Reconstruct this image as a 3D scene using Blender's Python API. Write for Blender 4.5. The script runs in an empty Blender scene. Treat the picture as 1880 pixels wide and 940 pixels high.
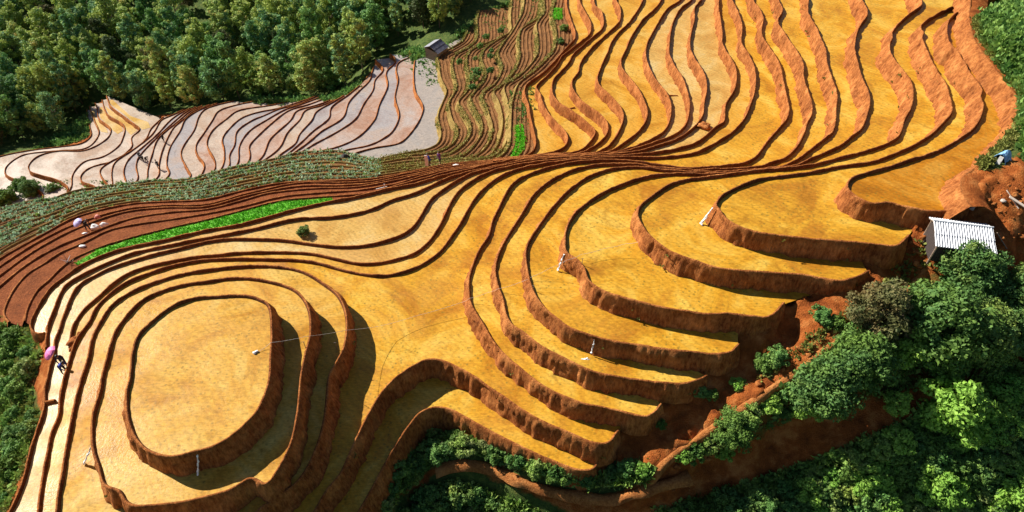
import bpy, bmesh, math, random
import numpy as np
from mathutils import Vector, Matrix
from mathutils.geometry import delaunay_2d_cdt

# ------------------------------------------------------------------ camera, sky, sun
C = bpy.context.scene.collection
scene = bpy.context.scene
CAMZ = 36.0
FPX = 1270.0
cd = bpy.data.cameras.new('camera'); cam = bpy.data.objects.new('camera', cd); C.objects.link(cam)
cam.location = (0, 0, CAMZ); cam.rotation_euler = (math.radians(45), 0, 0)
cd.sensor_width = 36.0; cd.lens = 36.0*FPX/1880.0; cd.clip_end = 3000; cd.clip_start = 0.5
scene.camera = cam

SUN_E = math.radians(36); SUN_A = math.radians(33)       # elevation; azimuth swing from -x towards +y
sdir = Vector((-math.cos(SUN_E)*math.cos(SUN_A), math.cos(SUN_E)*math.sin(SUN_A), math.sin(SUN_E)))
ld = bpy.data.lights.new('sun', 'SUN'); ld.energy = 5.0; ld.angle = math.radians(0.5); ld.color = (1.0, 0.93, 0.82)
sun = bpy.data.objects.new('sun', ld); C.objects.link(sun)
sun.rotation_euler = (-sdir).to_track_quat('-Z', 'Y').to_euler(); sun.location = (-60, 60, 90)

world = bpy.data.worlds.new("World"); scene.world = world; world.use_nodes = True
wn = world.node_tree.nodes; wl = world.node_tree.links
bg = wn['Background']
sky = wn.new('ShaderNodeTexSky'); sky.sky_type = 'NISHITA'; sky.sun_disc = False
sky.sun_elevation = SUN_E; sky.sun_rotation = math.atan2(sdir.x, sdir.y) % (2*math.pi)
sky.altitude = 1200; sky.air_density = 1.0; sky.dust_density = 0.6
wl.new(sky.outputs[0], bg.inputs[0]); bg.inputs[1].default_value = 0.05
scene.view_settings.view_transform = 'Standard'; scene.view_settings.look = 'None'
scene.view_settings.gamma = 1.0; scene.view_settings.exposure = 0.84
scene.view_settings.use_curve_mapping = False
scene.cycles.diffuse_bounces = 2

rng = np.random.default_rng(7); random.seed(7)

# ------------------------------------------------------------------ projection helpers
S2 = math.sqrt(0.5)
def bp(px, py, z):
    """photo position -> world point lying at height z"""
    px = np.asarray(px, float); py = np.asarray(py, float)
    u = (px-940)/FPX; v = (py-470)/FPX
    t = (CAMZ-z)/(S2*(1+v))
    return np.stack([u*t, S2*(1-v)*t, np.broadcast_to(z, t.shape)+0*t], -1)
def proj(P):
    P = np.asarray(P, float); x = P[..., 0]; y = P[..., 1]; z = P[..., 2]-CAMZ
    d = S2*y - S2*z; upc = S2*y + S2*z
    d = np.where(d < 1, 1, d)
    return 940+FPX*x/d, 470-FPX*upc/d
def P(s):
    return np.array([[float(a) for a in t.split(',')] for t in s.split()])

# lattice noise
_lat = rng.random((256, 256))
def vnoise(x, y):
    x = np.asarray(x, float); y = np.asarray(y, float)
    xi = np.floor(x).astype(int); yi = np.floor(y).astype(int)
    fx = x-xi; fy = y-yi; fx = fx*fx*(3-2*fx); fy = fy*fy*(3-2*fy)
    a = _lat[xi % 256, yi % 256]; b = _lat[(xi+1) % 256, yi % 256]
    c = _lat[xi % 256, (yi+1) % 256]; d = _lat[(xi+1) % 256, (yi+1) % 256]
    return (a*(1-fx)+b*fx)*(1-fy)+(c*(1-fx)+d*fx)*fy - 0.5
def fbm(x, y, o=4):
    s = 0; a = 1
    for i in range(o):
        s = s+a*vnoise(x*2**i+17*i, y*2**i+31*i); a *= .5
    return s
def inpoly(px, py, poly):
    px = np.asarray(px, float); py = np.asarray(py, float); res = np.zeros(px.shape, bool)
    x0, y0 = poly.min(0); x1, y1 = poly.max(0)
    m = (px >= x0) & (px <= x1) & (py >= y0) & (py <= y1)
    if not m.any(): return res
    X = px[m]; Y = py[m]; r = np.zeros(X.shape, bool)
    q = np.roll(poly, -1, 0)
    for (ax, ay), (bx, by) in zip(poly, q):
        if ay == by: continue
        c = ((ay > Y) != (by > Y)) & (X < (bx-ax)*(Y-ay)/(by-ay)+ax)
        r ^= c
    res[m] = r
    return res

# ------------------------------------------------------------------ object helpers
def tag(o, label=None, cat=None, group=None, kind=None):
    if label: o['label'] = label
    if cat: o['category'] = cat
    if group: o['group'] = group
    if kind: o['kind'] = kind
    return o
def mesh_np(name, V, F, mats, parent=None, mi=None, smooth=True):
    """F: (n,4) or (n,3) int array or list of such arrays"""
    me = bpy.data.meshes.new(name)
    Fs = F if isinstance(F, list) else [F]
    Fs = [f for f in Fs if len(f)]
    me.vertices.add(len(V)); me.vertices.foreach_set('co', np.asarray(V, np.float32).ravel())
    li = np.concatenate([f.ravel() for f in Fs]).astype(np.int32)
    tot = np.concatenate([np.full(len(f), f.shape[1]) for f in Fs]).astype(np.int32)
    st = np.concatenate([[0], np.cumsum(tot)[:-1]]).astype(np.int32)
    me.loops.add(len(li)); me.loops.foreach_set('vertex_index', li)
    me.polygons.add(len(tot)); me.polygons.foreach_set('loop_start', st); me.polygons.foreach_set('loop_total', tot)
    if mi is not None: me.polygons.foreach_set('material_index', np.asarray(mi, np.int32))
    me.polygons.foreach_set('use_smooth', np.full(len(tot), smooth))
    for m in (mats if isinstance(mats, (list, tuple)) else [mats]): me.materials.append(m)
    me.update(calc_edges=True); me.validate()
    o = bpy.data.objects.new(name, me); C.objects.link(o)
    if parent: o.parent = parent
    return o
def empty(name, loc, rz=0):
    o = bpy.data.objects.new(name, None); C.objects.link(o); o.location = loc; o.rotation_euler = (0, 0, rz)
    o.empty_display_size = .3
    return o
def bm_obj(name, bm, mat, parent=None, smooth=False):
    me = bpy.data.meshes.new(name); bm.normal_update(); bm.to_mesh(me); bm.free()
    for p in me.polygons: p.use_smooth = smooth
    me.materials.append(mat)
    o = bpy.data.objects.new(name, me); C.objects.link(o)
    if parent: o.parent = parent
    return o
def box(bm, c, s, M=None):
    r = bmesh.ops.create_cube(bm, size=1.0)
    for v in r['verts']:
        v.co = Vector((v.co.x*s[0]+c[0], v.co.y*s[1]+c[1], v.co.z*s[2]+c[2]))
        if M: v.co = M @ v.co
def tube(bm, pts, r0, r1=None, n=6):
    if r1 is None: r1 = r0
    rings = []
    for i, p in enumerate(pts):
        p = Vector(p)
        a = Vector(pts[max(i-1, 0)]); b = Vector(pts[min(i+1, len(pts)-1)])
        d = (b-a).normalized(); up = Vector((0, 0, 1)) if abs(d.z) < .95 else Vector((1, 0, 0))
        x = d.cross(up).normalized(); y = x.cross(d)
        r = r0+(r1-r0)*i/max(len(pts)-1, 1)
        rings.append([bm.verts.new(p+x*math.cos(t)*r+y*math.sin(t)*r) for t in [2*math.pi*k/n for k in range(n)]])
    for a, b in zip(rings, rings[1:]):
        for k in range(n): bm.faces.new((a[k], a[(k+1) % n], b[(k+1) % n], b[k]))
    bm.faces.new(rings[0][::-1]); bm.faces.new(rings[-1])

# ------------------------------------------------------------------ materials
def nmat(name):
    m = bpy.data.materials.new(name); m.use_nodes = True
    nt = m.node_tree; b = nt.nodes['Principled BSDF']
    return m, nt, b
def N(nt, t, **kw):
    n = nt.nodes.new(t)
    for k, v in kw.items():
        if k.startswith('i_'): n.inputs[k[2:]].default_value = v
        else: setattr(n, k, v)
    return n
def noise(nt, vec, scale, detail=4, rough=.55, dist=0):
    n = N(nt, 'ShaderNodeTexNoise'); n.inputs['Scale'].default_value = scale; n.inputs['Detail'].default_value = detail
    n.inputs['Roughness'].default_value = rough; n.inputs['Distortion'].default_value = dist
    nt.links.new(vec, n.inputs['Vector']); return n.outputs['Fac']
def ramp(nt, fac, stops):
    r = N(nt, 'ShaderNodeValToRGB'); e = r.color_ramp.elements
    while len(e) < len(stops): e.new(.5)
    for el, (p, c) in zip(e, stops):
        el.position = p; el.color = (c[0], c[1], c[2], 1) if not isinstance(c, (int, float)) else (c, c, c, 1)
    nt.links.new(fac, r.inputs[0]); return r.outputs[0]
def mix(nt, fac, a, b, mode='MIX'):
    m = N(nt, 'ShaderNodeMix', data_type='RGBA', blend_type=mode)
    for s, v in ((0, fac), (6, a), (7, b)):
        if hasattr(v, 'links'): nt.links.new(v, m.inputs[s])
        elif isinstance(v, (int, float)): m.inputs[s].default_value = v
        else: m.inputs[s].default_value = (*v, 1)
    return m.outputs[2]
def posv(nt, sc=(1, 1, 1)):
    g = N(nt, 'ShaderNodeNewGeometry'); mp = N(nt, 'ShaderNodeMapping'); mp.inputs['Scale'].default_value = sc
    nt.links.new(g.outputs['Position'], mp.inputs['Vector']); return mp.outputs[0]
def bump(nt, h, strength, dist, b):
    n = N(nt, 'ShaderNodeBump'); n.inputs['Strength'].default_value = strength; n.inputs['Distance'].default_value = dist
    nt.links.new(h, n.inputs['Height']); nt.links.new(n.outputs[0], b.inputs['Normal'])

def soil_mat(name, dark, mid, light, bstr=.9):
    m, nt, b = nmat(name); v = posv(nt)
    vs = posv(nt, (1, 1, .28))
    c1 = ramp(nt, noise(nt, v, .7, 6, .65), [(.3, dark), (.5, mid), (.7, light)])
    c2 = ramp(nt, noise(nt, vs, 6, 5, .75), [(.38, [x*.45 for x in dark]), (.62, light)])
    nt.links.new(mix(nt, .42, c1, c2), b.inputs['Base Color'])
    b.inputs['Roughness'].default_value = .9; b.inputs['Specular IOR Level'].default_value = .15
    hgt = mix(nt, .5, noise(nt, vs, 4.5, 6, .75), noise(nt, v, 14, 3, .7))
    bump(nt, hgt, bstr, .22, b)
    return m
M_soil = soil_mat('red_bank_soil', (.15, .034, .009), (.33, .095, .021), (.72, .29, .085))
M_rim = soil_mat('shaded_bund_mud', (.06, .018, .007), (.13, .042, .014), (.24, .09, .03), .6)  # bund mud; shade of the inner faces painted into its dark colour
M_grassbank = soil_mat('grassy_bank', (.13, .075, .022), (.30, .19, .05), (.48, .34, .11))
M_plough = soil_mat('ploughed_soil', (.13, .036, .012), (.27, .078, .024), (.40, .13, .045), 1.0)
M_plough2 = soil_mat('brown_ploughed_soil', (.11, .05, .02), (.24, .105, .036), (.36, .17, .06), 1.0)
M_cropsoil = soil_mat('crop_slope_soil', (.10, .08, .028), (.20, .17, .05), (.28, .22, .07), 1.0)

def paddy_mat(name, a, b2, c2, speck, rough=.45, spec=.38, speck_amt=.75):
    """shallow muddy water with rice seedlings pricked through it"""
    m, nt, b = nmat(name); v = posv(nt)
    col = ramp(nt, noise(nt, v, .22, 7, .68, .8), [(.36, a), (.5, b2), (.64, c2)])
    # seedlings: small dots, thinner and denser by patches
    vo = N(nt, 'ShaderNodeTexVoronoi'); vo.inputs['Scale'].default_value = 3.6; nt.links.new(v, vo.inputs['Vector'])
    dots = ramp(nt, vo.outputs['Distance'], [(.12, 1.0), (.34, 0.0)])
    dens = ramp(nt, noise(nt, v, .5, 5, .7), [(.40, .25), (.60, 1.0)])
    mm = N(nt, 'ShaderNodeMath', operation='MULTIPLY'); nt.links.new(dots, mm.inputs[0]); nt.links.new(dens, mm.inputs[1])
    m2 = N(nt, 'ShaderNodeMath', operation='MULTIPLY'); nt.links.new(mm.outputs[0], m2.inputs[0]); m2.inputs[1].default_value = speck_amt
    col = mix(nt, m2.outputs[0], col, speck)
    fine = ramp(nt, noise(nt, posv(nt, (1.0, 3.2, 1)), 3.0, 6, .8), [(.3, .58), (.7, 1.2)])
    col = mix(nt, 1.0, col, fine, 'MULTIPLY')
    wv = N(nt, 'ShaderNodeTexWave', wave_type='BANDS', bands_direction='DIAGONAL'); wv.inputs['Scale'].default_value = 1.15; wv.inputs['Distortion'].default_value = 14; wv.inputs['Detail'].default_value = 2; wv.inputs['Detail Scale'].default_value = .35
    nt.links.new(v, wv.inputs['Vector']); col = mix(nt, 1.0, col, ramp(nt, wv.outputs['Fac'], [(.1, 1-.10*speck_amt), (.6, 1.03)]), 'MULTIPLY')
    stain = ramp(nt, noise(nt, v, .42, 6, .72, 1.2), [(.56, 0.0), (.74, .6)])
    col = mix(nt, stain, col, tuple(x*.42 for x in a))
    nt.links.new(col, b.inputs['Base Color'])
    rg = ramp(nt, noise(nt, v, .3, 4, .6), [(.4, rough*.62), (.62, rough*1.25)]); nt.links.new(rg, b.inputs['Roughness'])
    b.inputs['Specular IOR Level'].default_value = spec; b.inputs['IOR'].default_value = 1.33
    bump(nt, noise(nt, v, 6, 4, .7), .25, .06, b)
    return m
M_amber = paddy_mat('amber_paddy', (.42, .175, .015), (.58, .295, .024), (.68, .43, .07), (.20, .15, .025))
M_ochre = paddy_mat('ochre_paddy', (.44, .20, .02), (.58, .31, .042), (.62, .40, .095), (.26, .17, .03), .5, .24)
M_cream = paddy_mat('cream_paddy', (.48, .26, .06), (.58, .36, .10), (.60, .44, .18), (.28, .19, .05), .42, .42)
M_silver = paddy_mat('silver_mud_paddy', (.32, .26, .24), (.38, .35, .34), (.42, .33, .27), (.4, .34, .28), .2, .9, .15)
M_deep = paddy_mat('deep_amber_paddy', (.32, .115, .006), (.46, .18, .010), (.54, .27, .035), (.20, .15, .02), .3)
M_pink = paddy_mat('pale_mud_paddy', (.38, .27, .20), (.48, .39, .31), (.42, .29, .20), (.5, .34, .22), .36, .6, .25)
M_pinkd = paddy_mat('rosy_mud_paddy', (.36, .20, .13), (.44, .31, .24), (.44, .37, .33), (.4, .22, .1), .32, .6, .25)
M_yellow = paddy_mat('yellow_reflection_paddy', (.48, .27, .05), (.56, .35, .09), (.52, .36, .14), (.5, .3, .05), .4, .5, .3)  # yellow stands in for the different reflection on the far tips
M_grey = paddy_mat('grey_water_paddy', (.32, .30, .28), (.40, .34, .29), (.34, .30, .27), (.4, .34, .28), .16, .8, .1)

def leaf_mat(name, cols, val=1.0, trans=.25):
    m, nt, b = nmat(name)
    oi = N(nt, 'ShaderNodeObjectInfo'); v = posv(nt)
    f = noise(nt, v, .9, 3, .6)
    ad = N(nt, 'ShaderNodeMath', operation='MULTIPLY_ADD'); nt.links.new(oi.outputs['Random'], ad.inputs[0]); ad.inputs[1].default_value = .55
    sb = N(nt, 'ShaderNodeMath', operation='MULTIPLY_ADD'); nt.links.new(f, sb.inputs[0]); sb.inputs[1].default_value = .9; sb.inputs[2].default_value = -.22
    nt.links.new(sb.outputs[0], ad.inputs[2])
    n = len(cols)
    col = ramp(nt, ad.outputs[0], [((i+.5)/n, tuple(x*val for x in c)) for i, c in enumerate(cols)])
    fine = ramp(nt, noise(nt, v, 9, 2, .6), [(.3, .6), (.7, 1.35)])
    col = mix(nt, 1.0, col, fine, 'MULTIPLY')
    nt.links.new(col, b.inputs['Base Color'])
    b.inputs['Roughness'].default_value = .65; b.inputs['Specular IOR Level'].default_value = .2
    t = N(nt, 'ShaderNodeBsdfTranslucent'); nt.links.new(col, t.inputs[0])
    ms = N(nt, 'ShaderNodeMixShader'); ms.inputs[0].default_value = trans
    nt.links.new(b.outputs[0], ms.inputs[1]); nt.links.new(t.outputs[0], ms.inputs[2])
    nt.links.new(ms.outputs[0], nt.nodes['Material Output'].inputs[0])
    return m
M_forest = leaf_mat('forest_leaves', [(.03, .085, .028), (.08, .15, .03), (.045, .11, .05), (.18, .21, .04), (.11, .17, .045), (.26, .21, .06)], 2.5)
M_near = leaf_mat('broad_leaves', [(.04, .10, .02), (.10, .17, .03), (.06, .13, .035), (.19, .25, .05)], 1.5)
M_lime = leaf_mat('young_leaves', [(.09, .20, .03), (.15, .27, .04), (.19, .30, .05)], 1.7)
M_brownleaf = leaf_mat('rusty_leaves', [(.06, .11, .035), (.11, .13, .045), (.20, .14, .055)], 1.1)
M_bush = leaf_mat('bush_leaves', [(.05, .14, .03), (.10, .20, .05), (.17, .26, .05), (.19, .23, .08)], 1.45)
M_crop = leaf_mat('blue_green_crop', [(.14, .24, .12), (.26, .36, .24), (.42, .50, .42)], 1.7)
M_grass = leaf_mat('rough_grass', [(.16, .19, .04), (.24, .26, .06), (.32, .29, .09)], 1.0)
M_seed = leaf_mat('rice_seedlings', [(.07, .32, .012), (.11, .42, .02), (.16, .48, .03)], 1.25)
def plain(name, c, rough=.7, metal=0, var=.25, sc=6):
    m, nt, b = nmat(name); v = posv(nt)
    col = mix(nt, 1.0, c, ramp(nt, noise(nt, v, sc, 4, .6), [(.3, 1-var), (.7, 1+var*.5)]), 'MULTIPLY')
    nt.links.new(col, b.inputs['Base Color']); b.inputs['Roughness'].default_value = rough; b.inputs['Metallic'].default_value = metal
    return m
M_bark = plain('bark', (.16, .11, .075), .9, 0, .5, 8)
M_wood = plain('weathered_wood', (.28, .20, .14), .85, 0, .5, 10)
M_plankp = plain('pale_plank', (.75, .62, .5), .7)
M_roof = plain('white_sheet_roof', (.72, .74, .78), .45, 0, .3, 5)
M_roofg = plain('grey_sheet_roof', (.15, .16, .21), .5, 0, .6, 3)
M_white = plain('white_sack', (.80, .79, .76), .7)
M_stone = plain('pale_stone', (.55, .47, .40), .8)

# ------------------------------------------------------------------ the contour lines of the hillside
# every rim runs so that the higher ground lies on its left; positions as read off the photograph
L = {}
L[1] = P("1358,-170 1370,-60 1382,6 1393,21 1400,38 1398,51 1397,68 1410,91 1425,113 1433,134 1437,157 1444,188 1447,205 1443,222 1429,239 1410,260 1399,275 1388,290 1376,298 1360,304 1305,309 1266,311 1241,309 1202,304 1164,299 1115,297 1078,299 1041,303 1005,311 963,326 941,341 929,358 917,382 904,409 897,436 882,458 875,472 866,495 861,515 861,537 864,559 876,581 890,603 904,628 926,653 951,675 995,710 1037,731 1078,745 1120,753 1161,763 1186,767 1203,757 1213,744")
L[2] = P("1398,-170 1412,-60 1425,-2 1435,23 1427,40 1427,47 1435,60 1450,83 1467,108 1473,125 1473,142 1477,160 1482,173 1489,196 1488,215 1480,230 1476,245 1463,271 1442,292 1425,298 1397,308 1376,311 1333,313 1280,315 1241,313 1202,310 1177,306 1139,304 1102,305 1066,311 1036,321 1005,338 980,360 963,387 941,422 926,446 914,473 909,501 915,531 923,551 929,581 941,600 959,611 995,639 1037,661 1078,681 1120,692 1175,700 1225,706 1258,706 1286,698 1297,692")
L[3] = P("1452,-170 1466,-60 1482,-2 1482,13 1482,30 1493,47 1503,70 1514,98 1516,119 1522,140 1532,166 1535,183 1533,202 1532,226 1527,245 1512,258 1488,277 1465,294 1440,307 1416,311 1376,315 1333,318 1280,319 1241,317 1202,313 1172,309 1127,312 1100,319 1073,331 1041,355 1017,380 995,409 978,434 967,455 965,473 969,504 976,531 989,556 1014,581 1050,606 1092,621 1133,631 1161,634 1217,643 1272,649 1314,652 1341,649 1355,635")
L[4] = P("1540,-170 1556,-70 1577,-1 1585,13 1590,32 1575,55 1568,79 1567,98 1573,123 1581,149 1592,174 1595,190 1591,211 1580,239 1563,253 1542,270 1514,283 1486,295 1461,306 1418,313 1376,318 1322,322 1280,322 1228,322 1179,329 1123,349 1102,360 1078,375 1058,392 1044,412 1038,429 1037,442 1039,465 1059,479 1072,495 1078,515 1092,528 1120,542 1175,558 1217,567 1258,574 1300,580 1341,579 1383,584 1410,584 1424,575 1438,559")
L[5] = P("1640,-170 1662,-70 1685,-1 1690,13 1666,32 1645,51 1635,66 1636,74 1631,85 1632,100 1643,119 1662,142 1673,162 1674,181 1670,202 1658,224 1653,243 1643,258 1602,276 1535,294 1493,305 1450,311 1386,316 1333,323 1280,330 1261,332 1228,342 1195,364 1177,379 1171,390 1170,400 1178,417 1190,433 1203,445 1222,460 1253,474 1286,485 1314,494 1355,499 1410,503 1466,507 1510,514 1541,518 1571,511 1593,500")
L[6] = P("1880,-90 1830,-35 1785,0 1762,15 1741,20 1709,36 1688,53 1693,66 1690,74 1702,104 1717,134 1735,163 1742,188 1745,209 1730,228 1709,249 1683,266 1656,279 1602,299 1535,309 1493,318 1440,325 1397,331 1361,343 1325,362 1313,380 1320,390 1331,404 1352,418 1380,427 1410,433 1450,438 1500,443 1570,448 1617,452 1645,454 1658,444 1667,435")
L[7] = P("1910,-90 1870,-40 1826,-1 1805,8 1773,19 1745,36 1737,49 1737,72 1745,91 1756,100 1777,136 1800,168 1797,183 1802,198 1796,222 1783,241 1762,256 1730,275 1698,288 1677,294 1645,305 1602,317 1577,324 1562,330 1554,341 1556,351 1570,364 1594,376 1612,377 1624,375 1636,376 1664,383 1699,390 1734,391 1764,389 1779,381")
# rim of the saddle field and everything below it on the far side: upper part R, lower-left part P joined at the pinch
S_N = P("1340,-170 1335,-60 1342,0 1344,8 1353,25 1361,53 1360,85 1371,100 1382,125 1386,147 1384,172 1378,192 1365,222 1342,247 1312,266 1280,282 1241,289 1202,292 1164,292 1113,293 1070,296 1029,299 992,305 956,312 919,326 887,350 865,377 846,412 826,441 809,463 784,482 762,494 735,503 700,508 660,504 620,495 580,484 540,479 500,478 450,477 401,478 370,480 318,490 277,503 235,520 202,542 177,567 166,592 149,614 138,634 127,670 119,697 111,740 110,763 96,796 89,832 81,873 75,910 72,940 68,1000 66,1070")
N3 = P("1318,-170 1316,-60 1319,0 1318,17 1321,36 1325,66 1325,85 1337,106 1348,125 1351,147 1348,166 1344,175 1331,196 1328,228 1316,234 1299,249 1280,264 1266,270 1228,279 1177,286 1100,291 1040,295 990,300 950,306 912,314 882,326 858,341 841,355 826,378 809,414 789,444 762,467 735,476 700,484 660,486 620,478 575,468 530,465 480,465 440,466 400,470 346,476 277,490 235,505 205,526 177,551 155,570 138,595 134,606 131,625 129,640")
N4 = P("1296,-170 1290,-60 1288,0 1275,17 1274,40 1268,64 1266,91 1276,115 1289,134 1296,155 1296,172 1292,191 1289,216 1279,231 1261,247 1236,261 1205,271 1169,281 1100,288 1040,292 990,296 943,303 907,312 870,319 838,335 814,351 792,368 775,395 760,418 740,433 700,447 660,454 620,455 570,450 520,443 470,441 420,441 380,446 332,458 277,471 221,488 192,499 183,504 149,523 133,545 122,573 115,590 111,606 102,628 101,650 93,675 88,700 83,722 84,740 79,765 70,790 60,820 52,855 44,885 28,925 10,960 -20,1070")
N5 = P("1276,-170 1272,-60 1270,0 1249,19 1236,42 1230,66 1228,85 1228,104 1238,125 1253,149 1260,170 1265,191 1264,211 1260,229 1253,239 1236,252 1205,263 1179,272 1140,283 1090,288 1030,291 990,294 956,297 919,307 882,314 833,326 797,341 760,358 719,370 684,386 640,397 600,402 560,403 520,409 490,417 440,428 380,439 304,454 249,466 194,487 155,506 122,526 108,550 100,573 91,595 87,617 86,640")
N6 = P("1262,-170 1256,-60 1250,0 1225,19 1208,45 1196,66 1187,85 1185,106 1191,128 1204,151 1221,172 1230,192 1231,213 1225,234 1213,249 1190,262 1164,272 1130,282 1090,286 1030,289 990,292 931,298 894,306 858,315 809,326 760,341 720,348 684,357 640,367 590,376 540,388 490,402 440,415 380,425 304,443 235,457 194,470 155,487 122,509 94,531 77,556 66,575 58,595 59,608 72,616 83,613")
UR = {
5: P("1230,-170 1222,-60 1214,0 1202,19 1181,38 1170,53 1157,74 1149,94 1140,113 1141,128 1157,149 1174,172 1185,198 1188,206 1185,226 1169,247 1146,265 1123,280 1095,286 1040,288 990,290 940,296 905,300"),
4: P("1192,-170 1186,-60 1180,0 1179,6 1168,25 1153,46 1134,64 1121,83 1115,100 1106,119 1100,134 1096,149 1100,160 1115,175 1133,193 1142,206 1144,221 1136,244 1121,267 1103,280 1080,286 1035,287 990,289 940,295 905,299"),
3: P("1118,-170 1124,-60 1130,2 1138,17 1138,40 1132,49 1115,64 1094,83 1085,92 1064,121 1062,136 1051,149 1050,164 1055,174 1070,191 1093,208 1108,221 1116,234 1114,249 1100,265 1082,277 1062,286 1030,286 990,288 940,294 905,298"),
2: P("1076,-170 1086,-60 1091,10 1104,25 1108,47 1104,57 1089,70 1072,85 1051,104 1045,117 1028,136 1016,149 1013,166 1015,178 1026,193 1044,203 1062,216 1080,231 1093,243 1090,254 1077,270 1062,281 1044,284 1010,286 980,289 940,293 905,297"),
1: P("1050,-170 1058,-60 1064,6 1070,19 1081,38 1085,49 1082,66 1068,78 1047,95 1032,106 1023,121 1013,133 1000,146 988,157 983,164 991,175 995,190 1006,211 1023,230 1036,243 1042,254 1041,266 1031,277 1016,283 995,287 960,291 925,294 905,296"),
0: P("1034,-170 1038,-60 1040,0 1041,17 1049,43 1056,64 1055,74 1042,89 1028,104 1013,121 1000,134 980,149 965,161 963,172 966,185 970,194 973,215 978,237 983,258 983,273 976,283 965,290 940,293 905,295"),
}
PL = {
5: P("912,300 870,308 821,316 780,328 726,342 698,352 657,358 607,361 568,364 518,369 449,386 380,404 318,418 238,438 180,456 138,474 122,485 105,500 88,518 72,530 60,548 50,570 46,590"),
4: P("912,299 870,306 821,313 780,323 740,335 698,344 657,350 587,355 518,362 449,379 380,393 304,405 249,413 199,424 155,446 111,465 83,484 50,504 25,534 11,562 7,578 17,592"),
3: P("912,298 870,304 821,311 780,320 740,329 712,335 657,344 574,347 491,356 449,368 380,385 318,390 249,400 207,413 155,434 111,452 69,474 33,499 0,527 -40,560 -80,600"),
2: P("912,297 870,302 821,308 780,317 740,325 684,337 629,341 546,343 463,358 380,380 304,382 235,389 180,405 124,428 69,458 33,482 0,507 -40,535 -80,570"),
1: P("912,296 870,300 821,305 780,314 740,321 684,333 629,336 546,337 463,354 380,376 304,378 235,384 180,398 124,418 69,446 33,468 0,490 -40,518 -80,550"),
0: P("912,295 870,298 821,302 780,311 712,325 657,331 601,333 518,337 449,350 380,367 304,371 249,374 194,384 138,400 83,429 41,452 0,476 -40,505 -80,535"),
}
b7L = P("740,283 715,288 684,292 629,279 607,277 546,282 491,295 435,306 408,313 380,321 346,330 277,332 243,337 194,343 138,351 97,365 55,370 0,384 -60,402 -120,420")
def leftline(t, x1=720):
    lo = PL[0][::-1]; hi = b7L[::-1]
    xs = [x for x in (720, 690, 660, 630, 605, 575, 546, 515, 480, 440, 400, 360, 320, 280, 240, 195, 150, 100, 50, 0, -60) if x <= x1]
    return np.array([[x, (1-t)*np.interp(x, lo[:, 0], lo[:, 1])+t*np.interp(x, hi[:, 0], hi[:, 1])] for x in xs])
BR = {
0: P("1018,-170 1019,-60 1019,0 1014,28 1021,55 1019,89 1012,100 985,128 953,153 946,168 940,190 938,230 935,268 915,291 880,297 820,302 775,310"),
1: P("996,-170 998,-60 999,0 999,23 985,45 987,64 987,98 974,119 953,140 927,157 926,168 931,183 934,200 934,240 925,270 905,288 860,296 800,301 760,309"),
2: P("992,-170 992,-60 994,8 987,34 957,55 953,85 955,106 944,132 927,153 906,170 912,180 919,198 923,224 919,251 910,273 896,288 860,293 800,299 755,305"),
3: P("968,-60 960,20 948,45 938,62 925,79 914,100 919,113 923,125 910,153 887,172 887,185 893,195 898,212 904,230 902,251 889,275 863,291 820,296 770,300"),
4: P("960,-40 963,10 962,32 953,49 923,68 897,85 887,96 885,113 893,132 889,149 865,177 863,183 876,207 885,224 885,243 872,266 851,286 825,291 783,294 745,297"),
5: P("940,0 938,25 938,42 938,57 917,70 889,81 868,91 859,102 857,119 863,145 859,166 842,185 841,190 855,211 864,228 863,249 846,270 825,284 793,288 740,292"),
6: P("880,20 876,40 876,72 859,89 836,102 831,117 834,138 839,160 825,187 824,195 831,222 841,241 834,262 812,277 791,282 740,287"),
7: P("860,55 851,74 830,88 804,102 806,120 810,145 820,168 812,190 804,215 810,245 804,264 782,275 755,280"),
}
B = {j: np.vstack([BR[j], leftline((j+1)/8.0, 700) if j < 7 else b7L]) for j in BR}
Q = {}
Q[0] = "762,112 760,128 760,149 763,170 772,185 777,198 774,213 761,236 740,260 726,266 684,273 648,284"
Q[1] = "752,95 757,103 732,115 727,128 731,148 725,179 733,212 724,237 712,250 679,267 629,278"
Q[2] = "716,100 725,106 727,115 709,133 712,158 696,194 688,220 657,253 615,272 582,279"
Q[3] = "689,110 704,128 688,148 685,166 668,191 653,219 615,245 574,267 554,280"
Q[4] = "687,122 684,130 679,148 661,166 640,189 630,217 590,242 568,261 540,281"
Q[5] = "660,158 638,176 607,199 605,217 574,242 551,264 527,284"
Q[6] = "632,176 610,189 579,207 574,220 549,248 543,264 513,286"
Q[7] = "614,184 592,194 559,204 551,220 527,245 515,270 493,289"
Q[8] = "606,185 584,193 543,205 535,220 496,256 488,275 481,290"
Q[9] = "592,183 565,193 531,203 507,220 474,250 457,270 460,285 456,298"
Q[10] = "585,180 553,192 523,202 491,220 457,242 439,270 437,300"
Q[11] = "580,178 545,193 514,200 482,214 466,220 435,242 431,267 421,286 421,306"
Q[12] = "584,176 546,189 510,200 477,206 444,217 421,237 408,256 412,275 409,306"
Q[13] = "520,189 497,194 436,204 416,219 393,237 383,252 380,267 394,294 393,315"
Q[14] = "470,186 431,194 400,205 391,220 371,250 360,267 362,284 375,300 373,316"
Q[15] = "430,186 400,193 375,202 364,217 357,239 338,267 332,284 343,308 351,326"
Q[16] = "400,190 367,202 340,220 332,239 312,272 306,303 312,320"
Q[17] = "385,193 357,204 338,219 318,236 299,275 292,303 291,325"
Q[18] = "372,195 349,205 330,221 290,256 279,286 271,314 270,330"
Q[19] = "360,197 340,207 322,222 285,256 257,286 250,303 252,333"
Q[20] = "350,199 330,209 312,222 290,246 263,270 235,295 227,317 232,340"
Q[21] = "340,201 314,213 296,221 285,240 274,253 241,278 210,300 205,322 205,344"
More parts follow.
